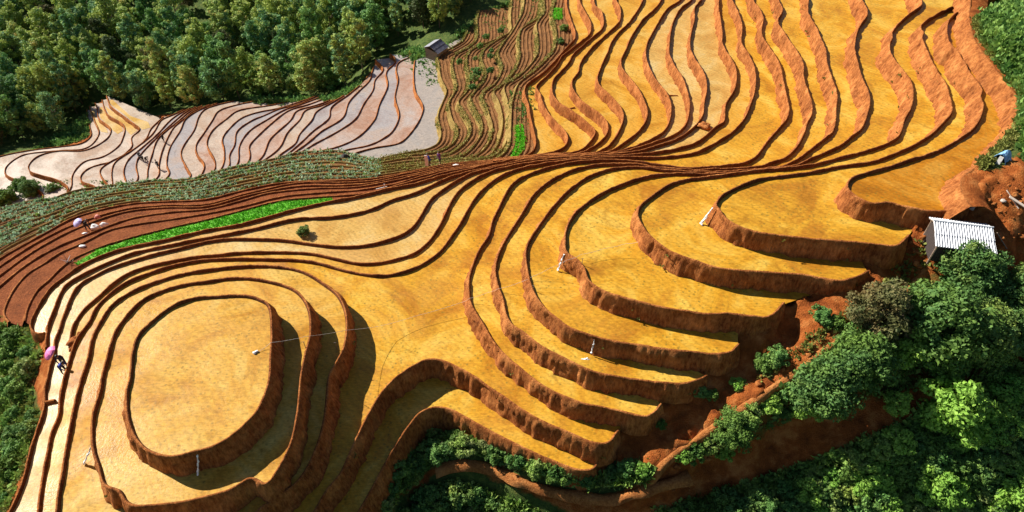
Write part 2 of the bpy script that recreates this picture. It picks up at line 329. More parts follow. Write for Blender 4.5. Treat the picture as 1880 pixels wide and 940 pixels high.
Q[22] = "300,215 285,229 277,237 266,259 235,281 199,300 183,314 191,331 202,345"
Q[23] = "196,176 199,184 202,194 225,212 245,227 258,238 241,253 243,270 210,295 166,308 149,322 149,333 177,345"
Q[24] = "188,184 190,194 199,212 225,227 230,237 227,250 219,268 188,289 155,297 133,322 131,345"
Q[25] = "175,190 179,199 181,217 204,237 196,256 155,277 105,278 69,288 52,305 55,315 75,322 111,333 126,348"
Q[26] = "164,196 168,206 174,222 182,246 160,272 111,277 75,280 40,286 12,306 10,320 33,332 80,358"
Q[27] = "160,202 161,217 166,237 168,250 150,264 111,270 60,276 20,283 -20,293 -60,300 -90,312 -90,335 -40,360"
Q = {k: P(v) for k, v in Q.items()}
for k in Q:      # behind the crop ridge every line turns left and runs on below it
    xe = Q[k][-1, 0]
    ext = np.array([[x, y+15+.25*k] for x, y in b7L if x < xe-14])
    if len(ext): Q[k] = np.vstack([Q[k], ext])
H3 = P("474,940 504,920 540,893 562,866 580,829 592,792 599,755 602,720 606,690 620,665 632,640 637,611 637,585 630,560 618,541 593,522 566,505 540,496 505,491 470,490 430,492 380,498 332,506 277,523 235,542 205,564 188,589 171,622 163,661 152,695 141,735 130,790 122,832 116,873 108,920 108,1000 140,1060 300,1080 420,1010")
H2 = P("490,891 510,866 530,829 540,800 547,760 553,700 562,650 570,620 571,590 566,565 553,544 535,531 500,520 460,513 420,513 380,519 346,523 304,534 263,553 235,581 216,606 205,634 197,665 190,690 185,721 173,763 170,800 173,830 183,860 191,890 205,899 221,904 232,923 250,931 277,930 332,925 373,915 400,909 430,899 462,880")
H1 = P("495,700 498,660 500,620 499,585 494,562 482,554 460,546 430,544 400,546 360,549 318,564 277,595 254,620 245,650 240,697 234,721 235,763 246,799 265,824 299,839 326,840 360,831 400,819 435,795 468,765 482,740")
H2 = np.vstack([H2]); H3 = np.vstack([H3])
S_S = P("500,1070 540,1000 579,940 604,898 625,874 637,849 654,810 673,771 690,741 702,722 720,702 748,681 765,671 779,664 796,662 815,665 843,678 876,697 898,713 931,735 967,760 1009,782 1050,799 1078,811 1100,817 1120,813 1129,800 1136,791")
V_S = P("590,1070 630,990 662,937 687,893 712,846 737,804 759,774 768,763 782,755 801,750 824,753 851,766 884,785 926,807 970,829 1009,846 1037,857 1064,865 1086,864 1096,853 1095,841")

zL = {k: 1.15*k for k in range(1, 8)}
zU = {k: -4.0-(6-k)*1.0 for k in range(0, 6)}      # 5: -5 ... 0: -10
zB = {k: -10.8-.8*k for k in range(8)}             # ... -16.4
zQ = {k: -17.1-.6*k for k in range(28)}            # ... -33.3

def catmull(p, closed=False, step=3.0):
    n = len(p); out = []
    seg = range(n) if closed else range(n-1)
    for i in seg:
        if closed: a, b, c, d = p[(i-1) % n], p[i], p[(i+1) % n], p[(i+2) % n]
        else: a, b, c, d = p[max(i-1, 0)], p[i], p[i+1], p[min(i+2, n-1)]
        m = max(2, int(np.hypot(*(c-b))/step))
        t = np.linspace(0, 1, m, endpoint=False)[:, None]
        # tangents scaled so that uneven spacing does not overshoot
        l0 = np.hypot(*(b-a))+1e-6; l1 = np.hypot(*(c-b))+1e-6; l2 = np.hypot(*(d-c))+1e-6
        t1 = (c-a)/(l0+l1)*l1; t2 = (d-b)/(l1+l2)*l1
        out.append((2*t**3-3*t**2+1)*b+(t**3-2*t**2+t)*t1+(-2*t**3+3*t**2)*c+(t**3-t**2)*t2)
    if not closed: out.append(p[-1:])
    return np.vstack(out)
def resample(w, ds, closed=False):
    if closed: w = np.vstack([w, w[:1]])
    d = np.r_[0, np.cumsum(np.hypot(*(np.diff(w[:, :2], axis=0)).T))]
    n = max(4, int(d[-1]/ds)); s = np.linspace(0, d[-1], n+1)
    r = np.stack([np.interp(s, d, w[:, i]) for i in range(w.shape[1])], 1)
    return r[:-1] if closed else r
def path(px, z, closed=False, ds=.25):
    q = catmull(px, closed); w = bp(q[:, 0], q[:, 1], z)
    w = resample(w, ds, closed)
    for _ in range(2):
        if closed: w[:, :2] = .25*np.roll(w[:, :2], 1, 0)+.5*w[:, :2]+.25*np.roll(w[:, :2], -1, 0)
        else: w[1:-1, :2] = .25*w[:-2, :2]+.5*w[1:-1, :2]+.25*w[2:, :2]
    return w
def normals(w, closed):
    if closed: t = np.roll(w, -2, 0)-np.roll(w, 2, 0)
    else:
        t = np.gradient(w, axis=0)
        k = np.ones(5)/5
        for i in (0, 1):
            p = np.pad(t[:, i], 2, mode='edge'); t[:, i] = np.convolve(p, k, 'valid')
    t = t[:, :2]/(np.hypot(t[:, 0], t[:, 1])[:, None]+1e-9)
    return np.stack([t[:, 1], -t[:, 0]], 1)      # to the right of travel: outward, downhill

def runfac(px, py):
    a = np.clip((px-1380)/280, 0, 1)*np.clip((300-py)/60, 0, 1)
    return np.where(py < 290, .10, .20)+.32*a
def bank(w, h, closed, seed=0, rows=7, rough=1.0, bundh=.31, extra=.25, rf=None, bw=1.0):
    """swept bund and bank: inner toe, crest, outer shoulder, then the sloping earth face"""
    n = len(w); nr = normals(w, closed)
    d = np.r_[0, np.cumsum(np.hypot(*(np.diff(w[:, :2], axis=0)).T))]
    px, py = proj(w); f = (runfac(px, py) if rf is None else rf)*np.ones(n)
    jit = 1+.35*vnoise(d*1.3+seed*7, seed*3.3)+.22*vnoise(d*4+seed, seed+9.1)
    bundh = bundh*np.clip(.66+.016*(w[:, 1]-30), .66, 1.15)
    prof = [(-.13, -.05, 0), (-.09, .5, .3), (-.045, .95, .4), (.02, 1.0, .5), (.07, .7, .4)]
    Vs = []
    for o, hh, nz in prof:
        oo = o*bw+nz*.05*vnoise(d*4+o*30+seed, seed+.5)*rough
        zz = hh*bundh*np.clip(jit, .5, 1.6) if hh > 0 else hh*np.ones(n)
        Vs.append(np.stack([w[:, 0]+nr[:, 0]*oo, w[:, 1]+nr[:, 1]*oo, w[:, 2]+zz], 1))
    for i in range(1, rows+1):
        t = i/rows
        zz = -(h+extra)*t
        oo = .10*bw+f*(h+extra)*(t**.9)
        streak = .16*vnoise(d*2.6+seed*5, t*1.2+seed)+.10*vnoise(d*7+seed*2, t*2.5)+.26*vnoise(d*.8, t*.8+seed)+.10*vnoise(d*5.5+seed*3, t*.5)+.06*vnoise(d*13, t*3)
        oo = oo+streak*rough*min(1, h)*(1-.3*(t > .99))
        Vs.append(np.stack([w[:, 0]+nr[:, 0]*oo, w[:, 1]+nr[:, 1]*oo, w[:, 2]+zz], 1))
    V = np.vstack(Vs); R = len(Vs)
    m = n if closed else n-1
    i = np.arange(m); j = (i+1) % n
    F = np.vstack([np.stack([r*n+i, (r+1)*n+i, (r+1)*n+j, r*n+j], 1) for r in range(R-1)])
    return V, F[:, ::-1]
def ridges(rim, outline, z, gap, n_, seed, mat):
    Vs = []; Fs = []; base = 0
    for j in range(1, n_+1):
        nr = normals(rim, False); c = rim[:, :2]-nr*(gap*j+.12*vnoise(np.arange(len(rim))*.05, j+seed*3.3))[:, None]
        ok = inpoly(c[:, 0], c[:, 1], outline); m_ = len(c); jit = 1+.9*vnoise(np.arange(m_)*.5, j*3.7+seed)
        V_ = np.vstack([np.c_[c+nr*(o_*jit)[:, None], np.full(m_, z)+zz*jit] for o_, zz in ((-.20, -.04), (-.03, .13), (.03, .13), (.20, -.04))])
        i = np.arange(m_-1); i = i[ok[:-1] & ok[1:]]
        if not len(i): continue
        Fs += [np.stack([r_*m_+i, (r_+1)*m_+i, (r_+1)*m_+i+1, r_*m_+i+1], 1)[:, ::-1]+base for r_ in range(3)]; Vs.append(V_); base += len(V_)
    if Vs: tag(mesh_np('planting_ridges', np.vstack(Vs), np.vstack(Fs), mat), kind='structure')
def fill(poly, z):
    """robust triangulation of a flat outline"""
    q = [Vector((float(a), float(b))) for a, b in poly]
    v, e, f, *_ = delaunay_2d_cdt(q, [], [list(range(len(q)))], 1, 1e-4)
    V = np.array([[a.x, a.y, z] for a in v]); F = np.array([list(t) for t in f if len(t) == 3], int)
    if len(F):
        a, b, c = V[F[:, 0]], V[F[:, 1]], V[F[:, 2]]
        cr = (b[:, 0]-a[:, 0])*(c[:, 1]-a[:, 1])-(b[:, 1]-a[:, 1])*(c[:, 0]-a[:, 0])
        F[cr < 0] = F[cr < 0][:, ::-1]
    return V, F

bands = []       # (z, outline) of every flat, used to keep the ground below it
ctrl = []        # ground control points
def terrace(name, rim, z, outline, mat, bmat=None, h=1.0, closed=False, label=None, rough=1.0, seed=0, rows=7, extra=.25, rf=None, bundh=.31, bw=1.0, kinds='structure', ctl=True):
    Vf, Ff = fill(outline, z)
    Vb, Fb = bank(rim, h, closed, seed, rows, rough, bundh, extra, rf, bw)
    V = np.vstack([Vf, Vb]); nb = len(Vf)
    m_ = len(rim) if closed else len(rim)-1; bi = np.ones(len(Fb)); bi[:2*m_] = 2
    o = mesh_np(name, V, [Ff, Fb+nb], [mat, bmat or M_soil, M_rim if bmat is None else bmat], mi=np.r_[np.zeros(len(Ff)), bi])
    tag(o, label, kind=kinds)
    bands.append((z, np.asarray(outline)))
    if ctl:
        st = max(1, int(7/np.hypot(*(rim[3, :2]-rim[2, :2]))))
        for p in rim[::st]: ctrl.append((p[0], p[1], z-.5*h))
    return o
def xy(w): return w[:, :2]

W = {}
for k in L: W['L', k] = path(L[k], zL[k], ds=.12)
W['S', 0] = path(S_N, 0.0); W['N', 3] = path(N3, -1.0); W['N', 4] = path(N4, -2.0); W['N', 5] = path(N5, -3.0); W['N', 6] = path(N6, -4.0)
for k in UR: W['U', k] = path(UR[k], zU[k], ds=.35); W['P', k] = path(PL[k], zU[k], ds=.3)
for k in B: W['B', k] = path(B[k], zB[k], ds=.35)
for k in Q: W['Q', k] = path(Q[k], zQ[k], ds=.45)
W['SS'] = path(S_S, 0.0, ds=.12); W['VS'] = path(V_S, -1.4, ds=.12)
W['H1'] = path(H1, 3.9, True, .12); W['H2'] = path(H2, 2.65, True, .12); W['H3'] = path(H3, 1.35, True, .12)

# lobes, highest first
Tx = P("1773,40 1760,53 1760,79 1773,102 1794,132 1815,162 1837,198 1843,209 1845,230 1837,256 1815,279 1790,305 1762,326 1758,341 1764,360 1779,381")
Tb = bp(Tx[:, 0]+14, Tx[:, 1], zL[7])
far = bp(np.array([1826, 1990, 2100]), np.array([-1, -60, -100]), zL[7])
terrace('terrace_ground', W['L', 7], zL[7], np.vstack([xy(W['L', 7]), xy(Tb)[::-1], xy(bp(np.array([1800, 1900]), np.array([20, -60]), zL[7]))]), M_deep, h=1.2, seed=7, rows=12, extra=.3)
for k in range(6, 0, -1):
    terrace('terrace_ground', W['L', k], zL[k], np.vstack([xy(W['L', k]), xy(W['L', k+1])[:-26][::-1]]), M_amber, h=1.15, seed=k, rows=12, extra=.3)
# saddle field and the hollow below it
So = np.vstack([xy(W['S', 0]), xy(bp(np.array([200, 400]), np.array([1200, 1180]), 0)), xy(W['SS']), xy(W['L', 1])[:-22][::-1]])
terrace('terrace_ground', W['S', 0], 0.0, So, M_amber, h=1.0, seed=20)
Vb, Fb = bank(W['SS'], 1.4, False, 31, 9, 1.0)
o = mesh_np('terrace_bank', Vb, Fb, M_soil); tag(o, kind='structure')
for p in W['SS'][::28]: ctrl.append((p[0], p[1], -.8))
terrace('terrace_ground', W['VS'], -1.4, np.vstack([xy(W['VS']), xy(W['SS'])[:-22][::-1]]), M_amber, h=1.8, seed=33, rows=9, extra=.6)
# the round knoll
terrace('terrace_ground', W['H3'], 1.35, xy(W['H3']), M_ochre, h=1.35, closed=True, seed=41, rows=9)
terrace('terrace_ground', W['H2'], 2.65, xy(W['H2']), M_ochre, h=1.28, closed=True, seed=42, rows=10, ctl=False)
terrace('terrace_ground', W['H1'], 3.9, xy(W['H1']), M_ochre, h=1.28, closed=True, seed=43, rows=10, ctl=False)
# the long northern steps
chain = [('S', 0), ('N', 3), ('N', 4), ('N', 5), ('N', 6)]
for i in range(1, 5):
    k = chain[i]; up = chain[i-1]
    zz = -float(i)
    out = np.vstack([xy(W[k]), xy(W[up])[::-1]])
    if k == ('N', 3):
        # ends against the saddle rim at a small pit
        s0 = xy(W['S', 0]); px, py = proj(W['S', 0]); cut = np.argmax((py > 640) & (px < 200)); out = np.vstack([xy(W[k]), s0[:cut][::-1]])
    if k == ('N', 4):
        s0 = xy(W['S', 0]); px, py = proj(W['S', 0]); cut = np.argmax((py > 640) & (px < 200))
        out = np.vstack([xy(W[k]), s0[cut:][::-1], xy(W['N', 3])[::-1]])
    if k == ('N', 5):
        s0 = xy(W['N', 4]); px, py = proj(W['N', 4]); cut = np.argmax((py > 640) & (px < 200)); out = np.vstack([xy(W[k]), s0[:cut][::-1]])
    if k == ('N', 6):
        s0 = xy(W['N', 5]); px, py = proj(W['N', 5]); cut = np.argmax((py > 613) & (px < 200)); out = np.vstack([xy(W[k]), s0[:cut][::-1]])
    terrace('terrace_ground', W[k], zz, out, M_ochre if i < 2 else M_cream, h=1.0, seed=50+i, extra=.25 if i < 4 else .4)
px_, py_ = proj(W['N', 6]); cutN = np.argmax(px_ < 905)
upR = {5: xy(W['N', 6])[:cutN]}; upP = {5: xy(W['N', 6])[cutN-4:]}
for k in range(4, -1, -1): upR[k] = xy(W['U', k+1]); upP[k] = xy(W['P', k+1])
for k in range(5, -1, -1):
    terrace('terrace_ground', W['U', k], zU[k], np.vstack([xy(W['U', k]), upR[k][::-1]]), M_ochre, h=1.0, seed=60+k)
    terrace('terrace_ground', W['P', k], zU[k], np.vstack([xy(W['P', k]), upP[k][::-1]]), M_plough, h=1.0, seed=70+k, bundh=.16, rough=1.4, rf=.5, extra=.2)
# brown vegetable steps and the crop slope they run into
for k in range(8):
    up = np.vstack([xy(W['U', 0]), xy(W['P', 0])]) if k == 0 else xy(W['B', k-1])
    terrace('terrace_ground', W['B', k], zB[k], np.vstack([xy(W['B', k]), up[::-1]]), M_plough2, M_grassbank, h=.8, seed=80+k, bundh=.16, rough=1.4, rf=.45, extra=.3, bw=1.0)
    ridges(W['B', k], np.vstack([xy(W['B', k]), up[::-1]]), zB[k], .55, 7, k, M_plough2)
# pale valley paddies
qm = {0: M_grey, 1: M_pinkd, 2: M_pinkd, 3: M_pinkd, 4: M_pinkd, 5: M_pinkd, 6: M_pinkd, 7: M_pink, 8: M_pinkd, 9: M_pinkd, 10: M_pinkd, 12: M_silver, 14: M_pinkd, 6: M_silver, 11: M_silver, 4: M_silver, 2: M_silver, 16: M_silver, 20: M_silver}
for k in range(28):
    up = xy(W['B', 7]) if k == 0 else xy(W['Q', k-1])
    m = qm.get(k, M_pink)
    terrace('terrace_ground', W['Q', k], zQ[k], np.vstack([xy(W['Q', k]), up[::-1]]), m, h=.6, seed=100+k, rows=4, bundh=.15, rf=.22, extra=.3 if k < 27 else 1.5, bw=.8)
# ------------------------------------------------------------------ bare ground: one sheet under and around the steps
def cp(s):
    for t in s.split():
        a, b, c = [float(q) for q in t.split(',')]
        c = c*.77 if c > 0 else c
        ctrl.append(tuple(bp(a, b, c)))
# hut shelf, red ridge path going down, scooped ground between the lobe ends
cp("1800,390,10.3 1786,345,11.9 1795,322,12 1850,330,12.2 1875,380,11.3 1830,420,10.4 1760,420,9.4 1720,400,9.3 1706,440,9.1 1780,450,9.2 1850,460,9.3 1878,500,7.5 1675,440,8.8 1690,470,7.4 1660,490,6.9")
cp("1625,500,7.2 1650,545,6.7 1580,600,5.9 1500,650,4.8 1440,700,3.6 1390,730,2.9 1320,780,1.1 1260,820,-.3 1215,850,-.9 1180,895,-1.9")
cp("1620,525,6.2 1520,565,5.2 1450,575,5.2 1490,600,5.6 1440,620,4.2 1370,650,3.6 1400,680,3.2 1345,700,2.2 1310,705,2.3 1320,735,1.6 1250,760,.6 1225,775,0.4 1260,795,-.2 1180,795,-.9 1150,800,-.6 1160,835,-1.6 1110,850,-1.9 1130,875,-2.6")
cp("1600,650,4.2 1680,620,5.0 1700,700,3.2 1560,750,1.6 1420,800,-.9 1320,850,-2.2 1270,875,-2.6 1790,560,6.3 1880,560,6.6 1880,650,4.8 1800,700,3.6 1700,760,2.3 1600,800,.8 1480,838,-1.2 1350,880,-2.8 1250,915,-3.6 1180,935,-3.9")
cp("1880,760,2.5 1780,830,.6 1650,880,-1.2 1500,930,-3 1350,960,-4 1880,940,-1.2 1700,1000,-3.2 1200,1050,-6 1500,1150,-7 1900,1150,-5 2100,800,2.5 2100,1000,-1")
cp("760,800,-3.6 830,790,-3.4 900,830,-3.0 980,870,-2.8 1060,895,-2.9 720,880,-4.6 800,857,-3.6 870,857,-3.2 950,885,-3.0 1050,915,-2.8 1150,922,-3.5 760,930,-6 900,935,-5.6 1050,960,-4.6 800,1050,-8 1000,1100,-7.5")
# green hill on the right
cp("1795,95,12.3 1830,142,12.4 1862,178,12.5 1866,226,12.4 1834,270,12.0 1785,45,12.4 1810,22,12.6 1860,285,12.2 1880,100,13.6 1840,60,13.3 1880,20,14 1890,200,12.9 2000,80,15 2000,200,13.6 2000,350,11.5 2050,-100,17 2200,100,17 1900,-100,15.5 2100,500,8.5")
# left edge thicket
cp("40,610,-5.8 70,640,-4.4 85,690,-3.9 20,650,-7 72,750,-3.8 60,790,-3.9 40,850,-4.1 20,900,-4.4 -10,700,-8 -10,800,-7 -30,900,-6 -100,600,-11 -150,750,-11 -150,950,-9 -60,1100,-8 -200,1100,-11 30,700,-6.4 35,780,-6")
# valley bottom, forest floor, far hillside
cp("140,240,-34.5 100,260,-35 60,270,-35 0,270,-35.5 190,195,-34 230,205,-33.5 290,210,-31.5 380,190,-30 460,180,-28 540,182,-26.5 620,170,-24.5 670,120,-22.5 740,98,-20.5 770,78,-18.5 0,150,-35 150,150,-34 300,150,-32.5 450,130,-29.5 600,120,-26 0,0,-33 150,0,-32 300,0,-30 450,0,-27 600,0,-24 700,40,-21.5 750,0,-19 830,50,-17.2 870,10,-16 940,-20,-14 880,-60,-14.5 300,-80,-26 600,-80,-20 0,-80,-30 -200,100,-34 -300,0,-32 -250,250,-36 -200,350,-37 -350,500,-36")
cp("1100,-220,-6 1300,-220,1 900,-200,-10 1500,-230,6 600,-200,-12 200,-220,-18 1700,-230,14")
ctrl = np.array(ctrl)
key = np.round(ctrl[:, :2]/1.2).astype(int); _, ui = np.unique(key, axis=0, return_index=True); ctrl = ctrl[np.sort(ui)]
cx = ctrl[:, :2]; sc = 60.0
def tpsk(r2): return np.where(r2 > 0, .5*r2*np.log(r2+1e-20), 0)
A = cx/sc; n = len(A)
K = tpsk(((A[:, None]-A[None])**2).sum(-1))+np.eye(n)*2e-5
Pm = np.c_[np.ones(n), A]
Mx = np.zeros((n+3, n+3)); Mx[:n, :n] = K; Mx[:n, n:] = Pm; Mx[n:, :n] = Pm.T
sol = np.linalg.solve(Mx, np.r_[ctrl[:, 2], 0, 0, 0])
def tps(x, y):
    q = np.stack([np.ravel(x), np.ravel(y)], 1)/sc; out = np.empty(len(q))
    for i in range(0, len(q), 4000):
        s = q[i:i+4000]; out[i:i+4000] = tpsk(((s[:, None]-A[None])**2).sum(-1)) @ sol[:n]+np.c_[np.ones(len(s)), s] @ sol[n:]
    return out.reshape(np.shape(x))
GS = .45
gx = np.r_[np.arange(-75, 8, GS), np.arange(8, 36, .2), np.arange(36, 75, GS)]; gy = np.r_[np.arange(2, 14, GS), np.arange(14, 34, .2), np.arange(34, 112, GS)]
def grow(a, lim, s0, sgn):
    out = []; s = s0; p = a
    while abs(p) < lim: p += sgn*s; s *= 1.12; out.append(p)
    return out
gx = np.r_[grow(gx[0], 900, .5, -1)[::-1], gx, grow(gx[-1], 900, .5, 1)]
gy = np.r_[grow(gy[0], 500, .5, -1)[::-1], gy, grow(gy[-1], 1400, .5, 1)]
GX, GY = np.meshgrid(gx, gy, indexing='ij')
core = (np.abs(GX) < 110) & (GY > -15) & (GY < 190)
GZ = np.zeros(GX.shape)
cxx = np.clip(GX, -105, 80); cyy = np.clip(GY, 0, 170)
GZ = np.clip(tps(cxx, cyy), -42, 22)
dd = np.hypot(GX-cxx, GY-cyy)
GZ = GZ+np.where((GY > 165), dd*.10, np.where(GX > 80, dd*.25, -dd*.05*(GX < -105)))+fbm(GX/40, GY/40)*np.clip(dd/30, 0, 8)
GZ = GZ+.9*fbm(GX/7+3, GY/7, 3)*.35+.34*fbm(GX/1.7, GY/1.7+9, 5)+(.55*np.abs(fbm(GX/1.3+5, GY/.9, 4))+.25*fbm(GX/.5, GY/.5, 3)-.15)*((GX > 6) & (GY < 36))
for z, poly in bands:
    m = inpoly(GX, GY, poly)
    GZ = np.where(m, np.minimum(GZ, z-.45), GZ)
from bisect import bisect
def hz(x, y):
    x = np.asarray(x, float); y = np.asarray(y, float)
    i = np.clip(np.searchsorted(gx, x)-1, 0, len(gx)-2); j = np.clip(np.searchsorted(gy, y)-1, 0, len(gy)-2)
    fx = (x-gx[i])/(gx[i+1]-gx[i]); fy = (y-gy[j])/(gy[j+1]-gy[j])
    return (GZ[i, j]*(1-fx)+GZ[i+1, j]*fx)*(1-fy)+(GZ[i, j+1]*(1-fx)+GZ[i+1, j+1]*fx)*fy
def ground(px, py, zs=26.0):
    """where the view line through a photo position meets the bare ground"""
    u = (px-940)/FPX; v = (py-470)/FPX
    d = np.array([u, S2*(1-v), -S2*(1+v)])
    t = np.arange((CAMZ-zs)/(S2*(1+v)), 260, .15)
    X = d[0]*t; Y = d[1]*t; Z = CAMZ+d[2]*t
    below = Z <= hz(X, Y)
    i = int(np.argmax(below)) if below.any() else len(t)-1
    return Vector((X[i], Y[i], float(hz(X[i], Y[i]))))
nx, ny = GX.shape
V = np.stack([GX, GY, GZ], -1).reshape(-1, 3)
I, J = np.meshgrid(np.arange(nx-1), np.arange(ny-1), indexing='ij')
F = np.stack([I*ny+J, (I+1)*ny+J, (I+1)*ny+J+1, I*ny+J+1], -1).reshape(-1, 4)
# where the turf and undergrowth lie
PX, PY = proj(V)
zones = [P("-400,-300 900,-300 990,-40 985,20 870,70 850,80 825,105 800,115 770,100 740,112 690,118 640,180 540,190 470,190 400,200 300,210 240,215 190,180 160,215 165,250 110,270 0,285 -300,330 -500,300"),
         P("-400,560 0,590 50,545 70,620 60,700 78,760 45,860 15,930 -30,1200 -600,1200"),
         P("1775,35 1800,95 1836,142 1866,180 1866,226 1836,268 1800,300 1830,310 1885,270 1940,300 2300,300 2400,-300 1860,-100"),
         P("690,960 740,830 780,790 830,800 1080,880 1200,860 1190,890 1100,905 1000,890 900,850 850,846 780,860 740,900 720,960"),
         P("740,960 800,870 860,862 930,890 1010,925 1060,960 1060,1300 600,1300"),
         P("1230,960 1250,930 1370,890 1480,850 1650,780 1700,760 1780,700 1900,660 2300,600 2300,1400 1200,1400"),
         P("1220,840 1330,790 1460,700 1540,640 1640,560 1700,500 1830,500 1900,560 1900,640 1760,700 1600,740 1480,760 1400,810 1240,850")]
veg = np.zeros(len(V)); wts = [1, .62, 1, 1, 1, 1, .4]
for z_, w_ in zip(zones, wts): veg = np.maximum(veg, inpoly(PX, PY, z_)*w_)
veg = np.where((np.abs(V[:, 0]) > 100) | (V[:, 1] > 150) | (V[:, 1] < 8), 1, veg)
vg = veg.reshape(nx, ny)
for _ in range(2): vg[1:-1, 1:-1] = (vg[1:-1, 1:-1]*2+vg[:-2, 1:-1]+vg[2:, 1:-1]+vg[1:-1, :-2]+vg[1:-1, 2:])/6
m, nt, b = nmat('hillside_soil_and_turf'); v = posv(nt)
at = N(nt, 'ShaderNodeAttribute', attribute_name='turf')
ns = noise(nt, v, 1.1, 6, .7)
mm = N(nt, 'ShaderNodeMath', operation='ADD'); nt.links.new(at.outputs['Fac'], mm.inputs[0]); nt.links.new(ns, mm.inputs[1])
fac = ramp(nt, mm.outputs[0], [(.78, 0.0), (1.0, 1.0)])
soil = ramp(nt, noise(nt, v, .9, 7, .7), [(.3, (.15, .036, .009)), (.5, (.38, .105, .022)), (.72, (.66, .27, .08))])
turf = ramp(nt, noise(nt, v, 1.6, 6, .7), [(.3, (.03, .055, .014)), (.5, (.075, .12, .028)), (.7, (.17, .18, .045))])
nt.links.new(mix(nt, fac, soil, turf), b.inputs['Base Color']); b.inputs['Roughness'].default_value = .92; b.inputs['Specular IOR Level'].default_value = .12
bump(nt, mix(nt, .5, noise(nt, v, 3, 7, .75), noise(nt, v, 12, 3, .7)), 1.0, .25, b)
M_ground = m
terr = mesh_np('terrain', V, F, M_ground); tag(terr, kind='structure')
a = terr.data.attributes.new('turf', 'FLOAT', 'POINT'); a.data.foreach_set('value', vg.ravel().astype(np.float32))
# bank between the top paddy and the green hill
Rt = P("1786,-40 1779,32 1782,50 1788,72 1800,91 1818,115 1837,140 1852,160 1866,178 1870,200 1868,226 1855,248 1836,268 1815,290 1792,308 1772,321 1764,334 1764,348 1771,364 1783,380")
Wr = path(Rt, 9.2, ds=.2)
Vb, Fb = bank(Wr, 1.2, False, 77, 9, 1.6, .06, .2, .55)
o = mesh_np('hill_bank', Vb, Fb, M_soil); tag(o, kind='structure')
nr = normals(Wr, False); q = np.vstack([np.c_[Wr[:, :2]-nr*o_, Wr[:, 2]+z_+.12*fbm(Wr[:, 0]*1.5, Wr[:, 1]*1.5+o_*2, 3)] for o_, z_ in ((-.02, .02), (.35, .05), (.8, -.02), (1.5, -.4))])
n_ = len(Wr); i = np.arange(n_-1); Fa = np.vstack([np.stack([k*n_+i, k*n_+i+1, (k+1)*n_+i+1, (k+1)*n_+i], 1) for k in range(3)])
tag(mesh_np('hill_shoulder', q, Fa[:, ::-1], M_ground), kind='structure')

M_path = soil_mat('trodden_path', (.26, .075, .018), (.46, .16, .04), (.62, .28, .09), 1.0)
def footpath(pts, width, seed):
    q = catmull(P(pts), False, 6.0); c = resample(np.array([list(ground(a, b_)) for a, b_ in q]), .3)
    for _ in range(4): c[1:-1] = .25*c[:-2]+.5*c[1:-1]+.25*c[2:]
    nr = normals(c, False); n_ = len(c); wd = width*(1+.9*vnoise(np.arange(n_)*.35, seed+.5)); offs = np.linspace(-.5, .5, 7); Vx = []
    cz_ = np.max([hz(c[:, 0]+nr[:, 0]*o_*width, c[:, 1]+nr[:, 1]*o_*width) for o_ in offs], 0)
    for _ in range(6): cz_[1:-1] = np.maximum(cz_[1:-1]*.6+.2*(cz_[:-2]+cz_[2:]), cz_[1:-1]-.03)
    for o_ in offs:
        x = c[:, 0]+nr[:, 0]*o_*wd; y = c[:, 1]+nr[:, 1]*o_*wd
        Vx.append(np.c_[x, y, cz_+.015-.9*np.abs(o_)**3*4*.8+.05*vnoise(x*2.3, y*2.3)])
    i = np.arange(n_-1); Fx = np.vstack([np.stack([k*n_+i, k*n_+i+1, (k+1)*n_+i+1, (k+1)*n_+i], 1) for k in range(6)])
    tag(mesh_np('footpath', np.vstack(Vx), Fx, M_path), kind='structure')
footpath("800,866 850,850 900,862 950,885 1000,905 1060,918 1130,921 1200,908 1260,890", .8, 1)
footpath("1695,500 1665,535 1620,575 1560,615 1500,655 1440,700 1390,733 1320,783 1260,822 1215,855 1185,900", .6, 2)

# ------------------------------------------------------------------ vegetation
def leaf_cloud(r, centres, radii, counts, size, flat=.8, upb=.35):
    """leaf blades spread over and inside a set of clumps; returns V, F"""
    Vs = []; tot = 0
    for c, rad, cnt in zip(centres, radii, counts):
        d = r.normal(size=(cnt, 3)); d /= np.linalg.norm(d, axis=1)[:, None]
        q = r.random(cnt)**.35
        p = c+d*np.array([1, 1, flat])*(rad*q)[:, None]
        nrm = d*.75+r.normal(size=(cnt, 3))*.55+np.array([0, 0, upb]); nrm /= np.linalg.norm(nrm, axis=1)[:, None]
        t = np.cross(nrm, r.normal(size=(cnt, 3))); t /= np.linalg.norm(t, axis=1)[:, None]+1e-9
        b_ = np.cross(nrm, t)
        s = size*(.6+.8*r.random(cnt))[:, None]
        Vs.append(np.stack([p-t*s, p+b_*s*.55, p+t*s, p-b_*s*.55], 1).reshape(-1, 3))
    V = np.vstack(Vs); F = np.arange(len(V)).reshape(-1, 4)
    return V, F
def trunk_bm(r, h, rad, n=5, spread=1.2, lean=.15):
    bm = bmesh.new()
    top = Vector((r.normal()*lean, r.normal()*lean, h))
    mid = Vector((top.x*.4+r.normal()*.06, top.y*.4, h*.5))
    tube(bm, [(0, 0, -.5), (0, 0, .1), mid, top], rad, rad*.45, 7)
    for i in range(n):
        a = 2*math.pi*i/n+r.random(); z0 = h*(.4+.5*r.random()); p0 = top*(z0/h); p0.z = z0
        l = spread*(.6+.5*r.random())
        p1 = p0+Vector((math.cos(a)*l*.5, math.sin(a)*l*.5, l*.35)); p2 = p0+Vector((math.cos(a)*l, math.sin(a)*l, l*.95))
        tube(bm, [p0, p1, p2], rad*.4, rad*.12, 5)
    return bm
